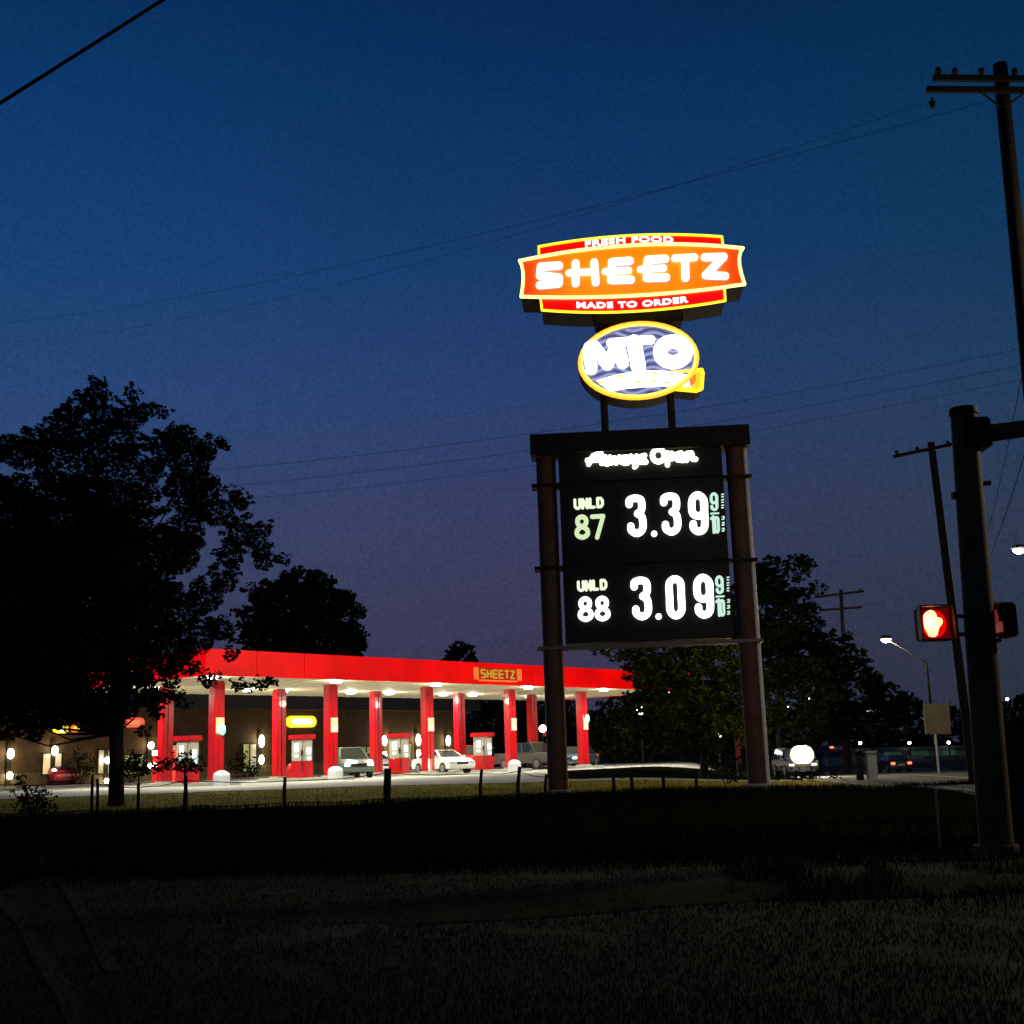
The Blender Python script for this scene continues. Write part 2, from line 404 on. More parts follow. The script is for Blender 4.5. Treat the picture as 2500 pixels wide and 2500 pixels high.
def arc(a, m_, c, n=12):        # quadratic arc through a, m_, c
    out_ = []
    for i in range(n+1):
        t = i/n; q_ = (2*m_[0]-0.5*(a[0]+c[0]), 2*m_[1]-0.5*(a[1]+c[1]))
        out_.append(((1-t)**2*a[0]+2*t*(1-t)*q_[0]+t*t*c[0], (1-t)**2*a[1]+2*t*(1-t)*q_[1]+t*t*c[1]))
    return out_
MPX = 41.5/FPX                  # metres per picture pixel at the sign (level sight line)
pf = lambda d: (lambda p: sl(p[0], p[1], d))

pale_m = mat('pale_lit_rim', (0.85, 0.8, 0.68), 0.5, scale=3, var=0.15); redrim_m = mat('red_lit_rim', (0.4, 0.12, 0.05), 0.6, var=0.3)  # colours paint the light caught on the posts' right edges
# posts
for (xb, xt) in (((1337+1386)/2, (1304.7+1352)/2), ((1826+1873)/2, (1770+1816.5)/2)):
    pb = sl((xb), 1925, 0.55); pt = sl(xt, 1105, 0.55)
    xm = (pb.x+pt.x)/2; r_ = 0.31
    b = MB(); b.tube([(xm, 0.55, sz0-0.4), (xm, 0.55, sl(1560, 1075).z)], r_, 20); 
    po = b.build('post', post_m, pyl, smooth=True)
    b = MB(); b.tube([(xm, 0.55, sz0-0.3), (xm, 0.55, sz0+0.12)], r_+0.12, 20); b.build('base_collar', kerb_m, po, smooth=True)
    b = MB(); rc_ = 0.075 if xb > 1600 else 0.05  # pipe added to each post to paint its lit right rim
    b.tube([(xm+r_+rc_*0.4, 0.42, sz0-0.1), (xm+r_+rc_*0.4, 0.42, sl(1560, 1100).z)], rc_, 10); b.build('lit_rim_pipe', pale_m if xb > 1600 else redrim_m, po, smooth=True)
xL = sl(1310, 1300).x; xR = sl(1838, 1300).x
# header box with the top cornice
a = sl(1293, 1062); c = sl(1834, 1112)
zt = sl(1560, 1048).z; zb = sl(1560, 1098).z
b = MB(); b.box(((a.x+c.x)/2, 0.55, (zt+zb)/2), (c.x-a.x, 1.15, zt-zb)); hb = b.build('header_beam', darkmetal_m, pyl, bevel=0.02)
# panels between the posts
pL, pR = sl(1372, 1350).x, sl(1779, 1350).x
def panel(name, y0, y1, grow=0.0):
    z1, z0 = sl(1570, y0).z, sl(1570, y1).z
    b = MB(); b.box(((pL+pR)/2, 0.55, (z0+z1)/2), (pR-pL+grow, 0.9, z1-z0)); return b.build(name, black_m, pyl, bevel=0.015)
FD = 0.10                       # depth of the panels' faces
p_open = panel('open_hours_panel', 1099, 1168)
p_87 = panel('price_panel', 1172, 1372); p_88 = panel('price_panel', 1377, 1562)
for y_ in (1170, 1374.5, 1572):
    z = sl(1570, y_).z; b = MB(); b.box(((xL+xR)/2, 0.55, z), (xR-xL+0.25, 0.72, 0.12)); b.build('crossbeam', darkmetal_m if y_ < 1500 else steel_m, pyl)
# Always Open
Z4 = lambda p: sl(1380+p[0]/5.084, 1060+p[1]/5.084, FD)
b = SM()
b.strokes([[(290, 375), (345, 275), (440, 235), (452, 365)], [(275, 330), (455, 322)],
           [(495, 285), (505, 370), (525, 372)], [(555, 290), (572, 360), (610, 300), (630, 362), (672, 288)],
           [(765, 290), (715, 295), (700, 350), (745, 365), (768, 300), (775, 360)],
           [(815, 280), (830, 345), (875, 345), (885, 280), (878, 395), (860, 408)],
           [(985, 268), (930, 285), (985, 330), (1000, 350), (920, 352)]], 29*MPX/5.084, FD, Z4)
rg = [(1155+75*math.cos(t*math.pi/7), 268+78*math.sin(t*math.pi/7)) for t in range(15)]
b.strokes([rg, [(1262, 240), (1268, 385)], [(1265, 250), (1325, 245), (1335, 305), (1275, 318)],
           [(1395, 290), (1455, 275), (1435, 238), (1392, 250), (1392, 320), (1460, 330)],
           [(1505, 328), (1508, 245), (1565, 240), (1585, 315), (1618, 315)]], 29*MPX/5.084, FD, Z4)
b.build('always_open_lettering', glow('open_letter_light', (1.0, 0.97, 0.80), 6.0), p_open)
# numerals
DIG = {'3': [[(34, 92), (38, 50), (95, 34), (150, 58), (152, 150), (112, 188)], [(112, 188), (154, 228), (155, 340), (100, 383), (46, 352), (40, 308)]],
       '9': [[(95, 35), (42, 80), (38, 190), (70, 232), (120, 232), (154, 190), (154, 85), (95, 35)], [(154, 100), (154, 335), (98, 387), (47, 356), (42, 310)]],
       '0': [[(95, 36), (40, 75), (37, 200), (40, 340), (95, 386), (148, 340), (151, 200), (148, 75), (95, 36)]]}
def smooth_pl(pl):
    if len(pl) < 3: return pl
    closed = pl[0] == pl[-1]; n = len(pl); o_ = []
    g_i = (lambda i: pl[i % (n-1)]) if closed else (lambda i: pl[max(0, min(n-1, i))])
    for i in range(n-1):
        p0, p1, p2, p3 = g_i(i-1), g_i(i), g_i(i+1), g_i(i+2)
        for k in range(5):
            t = k/5
            o_.append(tuple(0.5*((2*p1[j])+(-p0[j]+p2[j])*t+(2*p0[j]-5*p1[j]+4*p2[j]-p3[j])*t*t+(-p0[j]+3*p1[j]-3*p2[j]+p3[j])*t**3) for j in (0, 1)))
    o_.append(pl[-1]); return o_
def dig(ch, ox, oy, sx_, sy_, r, skew=0.045):
    return [[(ox+p[0]*sx_ + p[1]*sy_*skew, oy+p[1]*sy_ - p[0]*sx_*0.06) for p in pl] for pl in ([smooth_pl(q_) for q_ in DIG[ch]] if ch in '3908U' else DIG[ch])]
K1 = lambda p: sl(1380+p[0]/4.025, 1180+p[1]/4.025, FD)
K2 = lambda p: sl(1380+p[0]/4.025, 1400+p[1]/4.025, FD)
m4 = MPX/4.025
DIG['8'] = [[(75, 24), (38, 45), (36, 90), (75, 122), (114, 90), (112, 45), (75, 24)], [(75, 122), (28, 155), (26, 200), (75, 226), (124, 200), (122, 155), (75, 122)]]
DIG['7'] = [[(20, 22), (128, 22), (60, 228)]]
DIG['U'] = [[(6, 8), (6, 70), (22, 88), (40, 88), (52, 70), (52, 8)]]
DIG['N'] = [[(6, 90), (6, 8), (50, 90), (50, 8)]]
DIG['L'] = [[(6, 8), (6, 88), (44, 88)]]
DIG['D'] = [[(6, 8), (6, 88), (36, 88), (52, 66), (52, 30), (36, 8), (6, 8)]]
DIG['1'] = [[(10, 30), (35, 10), (35, 170)]]
grade_g = glow('grade_letter_light', (0.86, 1.0, 0.68), 1.1)
green_g = glow('fraction_letter_light', (0.52, 0.80, 0.66), 1.05)
num_g = glow('price_number_light', (0.97, 1.0, 0.97), 2.6)
def price(panel_, K_, digs, dot, grade, gm, unld, frac):
    for ch, (x, y, w, h) in digs:
        b = SM(); b.strokes(dig(ch, x, y, w/190, h/418, 0), 35*m4, FD, K_); b.build('price_digit', num_g, panel_)
    b = SM(); c_ = K_(dot); b.capsule(c_, c_+Vector((0.001, 0, 0)), 30*m4, FD-0.07, 0.06); b.build('decimal_point', num_g, panel_)
    b = SM()
    for ch, (x, y) in grade: b.strokes(dig(ch, x, y, 1, 1, 0), (23 if ch == '8' else 21)*m4, FD, K_)
    b.build('grade_number', gm, panel_)
    b = SM()
    for i, ch in enumerate('UNLD'): b.strokes(dig(ch, unld[0]+i*74, unld[1]-i*5, 1.02, 1.02, 0), 14*m4, FD, K_, 0.05)
    b.build('grade_lettering', grade_g, panel_)
    fx, fy = frac
    b = SM(); b.strokes(dig('9', fx, fy, 0.44, 0.44, 0), 14*m4, FD, K_, 0.05)
    b.strokes([[(fx+16, fy+207), (fx+90, fy+203)]], 8*m4, FD, K_, 0.05)
    b.strokes(dig('1', fx+10, fy+228, 0.8, 0.98, 0), 13*m4, FD, K_, 0.05)
    b.strokes(dig('0', fx+44, fy+230, 0.27, 0.42, 0), 12*m4, FD, K_, 0.05)
    b.build('fraction_lettering', green_g, panel_)
    b = SM()
    for q_ in (30, 84, 138): b.strokes([[(fx+122, fy+q_-12), (fx+140, fy+q_-14)], [(fx+122, fy+q_+10), (fx+138, fy+q_+12)]], 6*m4, FD, K_, 0.04)
    for q_ in (250, 308, 366): b.strokes([[(fx+128, fy+q_-12), (fx+144, fy+q_-14), (fx+142, fy+q_+12)], [(fx+126, fy+q_+12), (fx+140, fy+q_+10)]], 6*m4, FD, K_, 0.04)
    b.build('small_lettering', green_g, panel_)
price(p_87, K1, [('3', (590, 122, 190, 412)), ('3', (930, 102, 190, 418)), ('9', (1200, 88, 190, 425))], (873, 498),
      [('8', (85, 312)), ('7', (243, 310))], glow('grade_number_dim_light', (0.70, 0.86, 0.50), 0.95), (88, 158), (1415, 92))
price(p_88, K2, [('3', (638, 42, 195, 425)), ('0', (978, 26, 190, 428)), ('9', (1250, 12, 195, 435))], (917, 425),
      [('8', (118, 232)), ('8', (284, 226))], num_g, (122, 78), (1468, 22))
# support pipes up to the brand panels
zo = sl(1560, 975).z; ztop = sl(1560, 640).z
for (x0, x1) in ((1465, 1487), (1629, 1650)):
    xm = sl((x0+x1)/2, 1015, 0.6).x
    b = MB(); b.tube([(xm, 0.6, zt-0.05), (xm, 0.6, ztop)], 0.135, 14); b.build('support_pipe', darkmetal_m, pyl, smooth=True)
b = MB(); ma = sl(1452, 800, 0.6); mb_ = sl(1664, 762, 0.6); b.box(((ma.x+mb_.x)/2, 0.62, (ma.z+mb_.z)/2), (mb_.x-ma.x, 0.9, mb_.z-ma.z+0.1)); b.build('mounting_box', darkmetal_m, pyl, bevel=0.03)
# brand panel
Z1 = lambda p: sl(1200+p[0]/2.76, 520+p[1]/2.76, 0)
mz = MPX/2.76
main = (arc((190, 325), (950, 220), (1693, 241)) + arc((1693, 241), (1668, 330), (1704, 484), 5)[1:] +
        arc((1704, 484), (960, 560), (200, 567))[1:] + arc((200, 567), (214, 420), (190, 325), 5)[1:-1])
topb = [(320, 296), (318, 226)] + arc((318, 226), (930, 152), (1552, 160))[1:] + [(1560, 228)] + arc((1560, 228), (950, 218), (320, 300))[1:-1]
botb = [(330, 572), (340, 655)] + arc((340, 655), (950, 664), (1575, 592))[1:] + [(1570, 512)] + arc((1570, 512), (950, 560), (330, 572))[1:-1]
def facemat(name, c_mid, c_end, strength, half):
    m = bpy.data.materials.new(name); m.use_nodes = True; t = m.node_tree; bs = t.nodes['Principled BSDF']
    co = N(t, 'ShaderNodeTexCoord'); sp_ = N(t, 'ShaderNodeSeparateXYZ'); t.links.new(co.outputs['Object'], sp_.inputs[0])
    mr = N(t, 'ShaderNodeMapRange'); mr.inputs[1].default_value = half[0]; mr.inputs[2].default_value = half[1]; t.links.new(sp_.outputs['X'], mr.inputs[0])
    rp = N(t, 'ShaderNodeValToRGB'); el = rp.color_ramp.elements
    el[0].position = 0; el[0].color = (*c_end, 1); el[1].position = 1; el[1].color = (*c_end, 1)
    for q_ in (0.09, 0.91): n_ = el.new(q_); n_.color = (*[lerp(a_, b_, 0.45) for a_, b_ in zip(c_end, c_mid)], 1)
    for q_ in (0.26, 0.74): n_ = el.new(q_); n_.color = (*c_mid, 1)
    t.links.new(mr.outputs[0], rp.inputs[0]); t.links.new(rp.outputs[0], bs.inputs['Emission Color']); t.links.new(rp.outputs[0], bs.inputs['Base Color'])
    bs.inputs['Emission Strength'].default_value = strength; return m
def poly_on(pts, Zf, d, off):
    return [Vector((q_.x, d, q_.z)) for q_ in map(Zf, pts)]
brand = MB(); DEP = 1.55
brand.prism(poly_on(main, Z1, 0.0, 0), (0, DEP, 0)); 
case = brand.build('brand_panel', darkmetal_m, pyl)
b = MB(); b.prism(poly_on([(q_[0], q_[1]) for q_ in topb], Z1, 0.04, 0), (0, DEP-0.08, 0)); b.prism(poly_on(botb, Z1, 0.04, 0), (0, DEP-0.08, 0)); b.build('band_casing', darkmetal_m, case)
xl_, xr_ = Z1((190, 325)).x, Z1((1700, 400)).x
orange = facemat('orange_backlit_face', (1.0, 0.22, 0.0), (0.66, 0.012, 0.002), 1.0, (xl_, xr_))
redface = glow('red_backlit_face', (0.85, 0.0, 0.0), 1.0, (0.4, 0, 0))
b = MB(); b.prism(poly_on(main, Z1, -0.012, 0), (0, 0.008, 0)); b.build('face', orange, case)
b = MB(); b.prism(poly_on(topb, Z1, 0.028, 0), (0, 0.008, 0)); b.prism(poly_on(botb, Z1, 0.028, 0), (0, 0.008, 0)); b.build('band_face', redface, case)
yel = glow('yellow_border_light', (1.0, 0.80, 0.01), 1.7); yelw = glow('pale_border_light', (1.0, 0.90, 0.25), 2.0)
b = SM(); mm = main+[main[0]]; b.strokes([mm], 11*mz, -0.01, Z1, 0.06); b.build('border_tube', yelw, case)
for bb_ in (topb, botb):
    b = SM(); b.strokes([bb_[:15]], 8*mz, 0.03, Z1, 0.05); b.build('band_border_tube', yel, case)
# SHEETZ
b = SM(); RR = 27*mz
for pl, r_ in (([(455, 360), (333, 367), (326, 428), (455, 440), (452, 480), (325, 492)], 27), ([(567, 345), (567, 480)], 26), ([(520, 410), (700, 400)], 21), ([(692, 338), (702, 474)], 26),
               ([(932, 328), (812, 336), (806, 458), (938, 455)], 27), ([(765, 400), (925, 392)], 22), ([(1170, 314), (1052, 321), (1046, 444), (1175, 440)], 27), ([(1002, 385), (1160, 377)], 22),
               ([(1235, 310), (1368, 304)], 24), ([(1303, 310), (1306, 443)], 26), ([(1435, 304), (1562, 300), (1442, 425), (1572, 430)], 26)):
    b.strokes([pl], r_*mz, -0.02, Z1, 0.10)
b.build('brand_lettering', glow('brand_letter_light', (1, 1, 0.98), 2.2), case)
b = SM()
for pl, r_ in (([(455, 360), (333, 367), (326, 428), (455, 440), (452, 480), (325, 492)], 27), ([(567, 345), (567, 480)], 26), ([(692, 338), (702, 474)], 26),
               ([(932, 328), (812, 336), (806, 458), (938, 455)], 27), ([(1170, 314), (1052, 321), (1046, 444), (1175, 440)], 27),
               ([(1303, 310), (1306, 443)], 26), ([(1435, 304), (1562, 300), (1442, 425), (1572, 430)], 26)):
    b.strokes([[(q_[0]+8, q_[1]+9) for q_ in pl]], r_*mz, -0.014, Z1, 0.03)
b.build('letter_shadow_outline', glow('letter_outline', (0.75, 0.12, 0.03), 0.7), case)
def textmesh(body, a_px, b_px, h_px, Zf, m, parent, name, d, extr=0.03, fat=0.012, sag_=0.0):
    cu = bpy.data.curves.new(name, 'FONT'); cu.body = body; cu.size = 1; cu.extrude = 0.5; cu.offset = fat; cu.space_character = 1.12
    tmp = bpy.data.objects.new(name, cu); COL.objects.link(tmp)
    dg = bpy.context.evaluated_depsgraph_get(); me = bpy.data.meshes.new_from_object(tmp.evaluated_get(dg))
    bpy.data.objects.remove(tmp)
    X = [v.co.x for v in me.vertices]; Yv = [v.co.y for v in me.vertices]; x0, x1, y0, y1 = min(X), max(X), min(Yv), max(Yv)
    A = Zf(a_px); B = Zf(b_px); h = h_px
    for v in me.vertices:
        t = (v.co.x-x0)/(x1-x0); u_ = (v.co.y-y0)/(y1-y0); sag = sag_*4*t*(1-t)
        q_ = A.lerp(B, t); v.co = (q_.x, d-extr*(v.co.z+0.5), q_.z+h*u_+sag)
    me.materials.clear(); me.materials.append(m)
    o = bpy.data.objects.new(name, me); COL.objects.link(o); o.parent = parent; return o
textmesh('FRESH FOOD', (632, 234), (1225, 203), 44*mz, Z1, glow('small_letter_light', (1, 1, 0.97), 2.5), case, 'fresh_food_lettering', -0.03, fat=0.03, sag_=17*mz)
textmesh('MADE TO ORDER', (575, 642), (1325, 603), 44*mz, Z1, bpy.data.materials['small_letter_light'], case, 'made_to_order_lettering', -0.03, fat=0.03, sag_=-16*mz)

# oval panel
Z2 = lambda p: sl(1250+p[0]/3.645, 780+p[1]/3.645, 0)
mo = MPX/3.645
def ell(rx, ry, n=40): 
    o_ = []
    for i in range(n):
        t = 2*math.pi*i/n; x = rx*math.cos(t); y = ry*math.sin(t); o_.append((1127+x*0.999+y*0.0, 362+y-x*0.045))
    return o_
b = MB(); b.prism(poly_on(ell(533, 340), Z2, 0.12, 0), (0, 1.15, 0))
tail = [(1400, 610), (1400, 470), (1640, 445), (1690, 440), (1700, 470), (1690, 610), (1640, 630), (1500, 618)]
oval = b.build('oval_panel', darkmetal_m, pyl)
b = MB(); b.prism(poly_on(tail, Z2, 0.13, 0), (0, 1.1, 0)); b.build('ribbon_casing', darkmetal_m, oval)
b = MB(); b.prism(poly_on(ell(520, 328), Z2, 0.098, 0), (0, 0.01, 0)); b.build('face', glow('slate_blue_backlit_face', (0.17, 0.19, 0.42), 0.85, (0.05, 0.05, 0.1)), oval)
oy = glow('oval_border_light', (1.0, 0.42, 0.0), 1.7); oy2 = glow('oval_border_core_light', (1.0, 0.80, 0.08), 2.2)
b = SM(); el_ = ell(521, 330); b.strokes([el_+[el_[0]]], 21*mo, 0.10, Z2, 0.07); b.build('border_tube', oy, oval)
b = SM(); el_ = ell(508, 318); b.strokes([el_+[el_[0]]], 12*mo, 0.03, Z2, 0.01); b.build('inner_border_tube', oy2, oval)
dk = glow('dark_wave_line', (0.06, 0.07, 0.19), 0.7, (0.05, 0.05, 0.1)); lt = glow('pale_wave_line', (0.36, 0.40, 0.70), 1.0, (0.05, 0.05, 0.1))
b = SM(); b2 = SM()
def clip_in(pl, rx=480, ry=292): 
    segs = []; cur = []
    for q_ in pl:
        if ((q_[0]-1127)/rx)**2+((q_[1]-362+(q_[0]-1127)*0.045)/ry)**2 < 1: cur.append(q_)
        else:
            if len(cur) > 1: segs.append(cur)
            cur = []
    if len(cur) > 1: segs.append(cur)
    return segs
for k in range(20):
    y0 = 70+k*31
    w_ = [(620+q_*16, y0+24*math.sin((q_*16)/58.0)) for q_ in range(66)]
    (b if k % 2 else b2).strokes(clip_in(w_), 8*mo, 0.09, Z2, 0.012)
b.build('dark_wave_stripe', dk, oval); b2.build('pale_wave_stripe', lt, oval)
og = glow('oval_letter_light', (0.97, 0.98, 1.0), 3.4)
b = SM(); b.strokes([[(705, 440), (690, 250)], [(730, 240), (850, 400), (940, 215), (985, 385)]], 55*mo, 0.06, Z2, 0.12); b.build('letter_m', og, oval)
b = SM(); b.strokes([[(880, 210), (1235, 180)]], 40*mo, 0.06, Z2, 0.12); b.strokes([[(1085, 200), (1125, 420)]], 66*mo, 0.06, Z2, 0.12); b.build('letter_t', og, oval)
ro = [(1432+115*math.cos(t*math.pi/9), 290+92*math.sin(t*math.pi/9)) for t in range(19)]
b = SM(); b.strokes([ro], 63*mo, 0.06, Z2, 0.12); b.build('letter_o', og, oval)
rb = arc((745, 540), (1190, 450), (1600, 500)) + arc((1600, 590), (1150, 600), (880, 640))
rbd = glow('ribbon_backlit_face', (1.0, 0.97, 0.75), 1.8)
b = MB(); b.prism(poly_on(rb, Z2, 0.045, 0), (0, 0.05, 0)); b.build('ribbon', rbd, oval)
b = SM(); b.strokes([tail+[tail[0]]], 16*mo, 0.12, Z2, 0.06); b.build('ribbon_border_tube', glow('ribbon_border_light', (1.0, 0.72, 0.0), 1.6), oval)
b = MB(); b.prism(poly_on(tail, Z2, 0.105, 0), (0, 0.01, 0)); b.build('ribbon_tail', glow('ribbon_tail_face', (1.0, 0.62, 0.0), 1.0), oval)
b = MB(); b.prism(poly_on([(1572, 500), (1638, 488), (1636, 545), (1600, 590), (1585, 585)], Z2, 0.032, 0), (0, 0.008, 0)); b.build('ribbon_fold', glow('ribbon_fold_face', (1.0, 0.22, 0.0), 1.0), oval)
b = SM()
for x, y in ((1100, 480), (1265, 472), (1420, 482), (1130, 552), (1265, 545), (1380, 560), (790, 560), (960, 500)): b.strokes([[(x-14, y), (x+14, y-1)]], 9*mo, 0.042, Z2, 0.012)
b.build('ribbon_marks', glow('ribbon_mark_light', (1.0, 0.8, 0.05), 1.0), oval)

# ------------------------------------------------------------------ forecourt canopy
PHI_M = Matrix.Rotation(PHI, 3, 'Z')
can = thing('fuel_canopy', 'long red lit canopy on red columns over the fuel pumps', 'canopy', cp(52, -53, APZ), PHI)
def cl(s, n, z): v = cp(s, n, z)-can.location; return Vector((v.dot(CU), -v.dot(CN), v.z))   # canopy-local: x along, y away from camera
SL_, SR_, NF, NB, FH = 32.7, 72.5, -46.55, -59.84, 1.17
fas_m = glow('red_fascia_light', (0.78, 0.0, 0.0), 1.0, (0.12, 0.0, 0.0), 0.22)
def cbox(b, s0, s1, n0, n1, z0, z1):
    a = cl(s0, n0, z0); c = cl(s1, n1, z1); b.box((a+c)/2, (abs(a.x-c.x), abs(a.y-c.y), abs(a.z-c.z)))
b = MB()
n_panels = 14
for i in range(n_panels):      # fascia in separate lengths with narrow joints
    s0 = lerp(SL_, SR_, i/n_panels)+0.025; s1 = lerp(SL_, SR_, (i+1)/n_panels)-0.025
    cbox(b, s0, s1, NF, NF-0.2, CEIL-0.03, CEIL+FH)
b.build('front_fascia', fas_m, can)
b = MB()
for i in range(14): 
    s0 = lerp(SL_, SR_, i/n_panels)+0.012; s1 = lerp(SL_, SR_, (i+1)/n_panels)-0.012
    cbox(b, s0, s1, NB+0.2, NB, CEIL+0.08, CEIL+FH)
b.build('rear_fascia', fas_m, can)
for s_ in (SL_+0.1, SR_-0.1):
    b = MB()
    for i in range(4):
        n0 = lerp(NF-0.21, NB+0.21, i/4)-0.01; n1 = lerp(NF-0.21, NB+0.21, (i+1)/4)+0.01
        cbox(b, s_-0.1, s_+0.1, n0, n1, CEIL-0.03, CEIL+FH)
    b.build('end_fascia', fas_m, can)
b = MB(); cbox(b, SL_+0.21, SR_-0.21, NF-0.21, NB+0.21, CEIL, CEIL+0.06); 
for i in range(1, 40):         # pan joints of the ceiling
    s_ = lerp(SL_, SR_, i/40); cbox(b, s_-0.012, s_+0.012, NF-0.22, NB+0.22, CEIL-0.02, CEIL-0.002)
b.build('ceiling', white_m, can)
b = MB(); cbox(b, SL_+0.21, SR_-0.21, NF-0.21, NB+0.21, CEIL+0.9, CEIL+1.0); b.build('roof', roof_m, can)
lights = [(s_, -47.4) for s_ in (33.7, 41.1, 48.3, 56.1, 63.6, 70.6)] + [(s_, -54.6) for s_ in (33.4, 35.9, 41.1, 43.5, 48.5, 51.6, 56.3, 59.0, 64.7, 67.6)]
for s_, n_ in lights:
    b = MB(); q_ = cl(s_, n_, CEIL); b.tube([q_-Vector((0, 0, 0.14)), q_-Vector((0, 0, 0.03))], [0.26, 0.30], 16); b.build('ceiling_light', glow('ceiling_lamp_light', (1, 0.99, 0.93), 12) if 'ceiling_lamp_light' not in bpy.data.materials else bpy.data.materials['ceiling_lamp_light'], can)
    p_ = cp(s_, n_, CEIL-0.17)
    lamp('AREA', 'ceiling_lamp', p_, 380, (1, 0.96, 0.80), shape='DISK', size=0.5, spread=math.radians(172))
    lamp('POINT', 'ceiling_lamp_spread', cp(s_, n_, CEIL-0.42), 110, (1, 0.96, 0.80), shadow_soft_size=0.22)
# columns
lane_g = glow('green_lane_light', (0.05, 1.0, 0.5), 6); orange_g = glow('orange_reflection_glow', (1.0, 0.30, 0.03), 1.3)
A_S, SPC, NA, NBc = 43.0, 7.18, -50.0, -54.27
cols_ = []
for i in range(-1, 4):
    for row, n_ in (('a', NA), ('b', NBc)):
        s_ = A_S+SPC*i
        if s_ < SL_+0.5 and row == 'a' and i < -1: continue
        w = 0.78 if True else 0
        b = MB(); q0 = cl(s_, n_, APZ+0.12); q1 = cl(s_, n_, CEIL)
        b.box((q0+q1)/2, (0.62, 0.52, q1.z-q0.z-0.01)); c_ = b.build('column', red_m, can, bevel=0.05)
        b = MB(); b.box((q0+q1)/2+Vector((0.0, 0.0, 0)), (0.08, 0.60, q1.z-q0.z-0.3)); b.build('corner_strip', red_m, c_)
        b = MB(); b.box(q0+Vector((0, 0, 0.05)), (0.74, 0.64, 0.24)); b.build('column_base', kerb_m, c_)
        if row == 'a':
            b = MB(); b.box(q0+Vector((0.0, -0.30, 2.75)), (0.44, 0.06, 0.75)); b.build('orange_reflection', orange_g, c_)  # glowing patch paints the orange light reflected on the column
            b = MB(); b.box(q0+Vector((0.0, -0.335, 2.55)), (0.16, 0.02, 0.22)); b.build('number_plate', text_g, c_)
            if i in (-1, 3):
                b = MB(); b.ball(q0+Vector((0.05, -0.42, 2.55 if i < 0 else 3.1)), (0.17, 0.1, 0.26)); b.build('lane_light', lane_g, c_)
# fascia logo
lg0 = at_n(1155, 1640, NF+0.02); lg1 = at_n(1272, 1645, NF+0.02)
s0 = lg0.dot(CU); s1 = lg1.dot(CU); zc = CEIL+FH*0.48
lo_ = glow('logo_outline_light', (0.85, 0.16, 0.0), 1.0); lt_ = glow('logo_letter_light', (0.45, 0.28, 0.01), 1.0)
lgb = glow('logo_panel_light', (0.42, 0.01, 0.0), 1.0, (0.2, 0, 0))
b = MB(); cbox(b, s0, s1, NF+0.05, NF, zc-0.33, zc+0.33); lp = b.build('logo_panel', lgb, can)
b = MB()
for (a0, a1) in ((0, 0.1), (0.9, 1.0)): cbox(b, lerp(s0, s1, a0), lerp(s0, s1, a1), NF+0.07, NF+0.052, zc-0.33, zc+0.33)
cbox(b, lerp(s0, s1, 0.102), lerp(s0, s1, 0.898), NF+0.07, NF+0.052, zc-0.42, zc-0.33)
b.build('logo_outline', lo_, lp)
L_ = lambda p: cl(lerp(s0, s1, p[0]), NF, zc+p[1])
def gl(x, w, kind):
    h = 0.21; a, c = x, x+w
    return {'S': [[(c, h), (a, h), (a, 0), (c, 0), (c, -h), (a, -h)]], 'H': [[(a, h), (a, -h)], [(c, h), (c, -h)], [(a, 0), (c, 0)]], 'E': [[(c, h), (a, h), (a, -h), (c, -h)], [(a, 0), (c, 0)]],
            'T': [[(a, h), (c, h)], [((a+c)/2, h), ((a+c)/2, -h)]], 'Z': [[(a, h), (c, h), (a, -h), (c, -h)]]}[kind]
b = MB()
for i, ch in enumerate('SHEETZ'):
    for pl in gl(0.15+i*0.122, 0.075, ch):
        for a, c in zip(pl, pl[1:]):
            A = L_(a); B = L_(c); A.y -= 0.09+0.001*i; B.y = A.y; b.tube([A, B], 0.055, 6)
b.build('logo_lettering', lt_, lp)
# logo on the end fascia
zc2 = CEIL+FH*0.45
b = MB(); cbox(b, SL_-0.06, SL_-0.005, -53.6, -51.6, zc2-0.33, zc2+0.33); lp2 = b.build('logo_panel', lgb, can)
b = MB(); cbox(b, SL_-0.09, SL_-0.062, -53.4, -51.8, zc2-0.2, zc2+0.2); b.build('logo_outline', lo_, lp2)

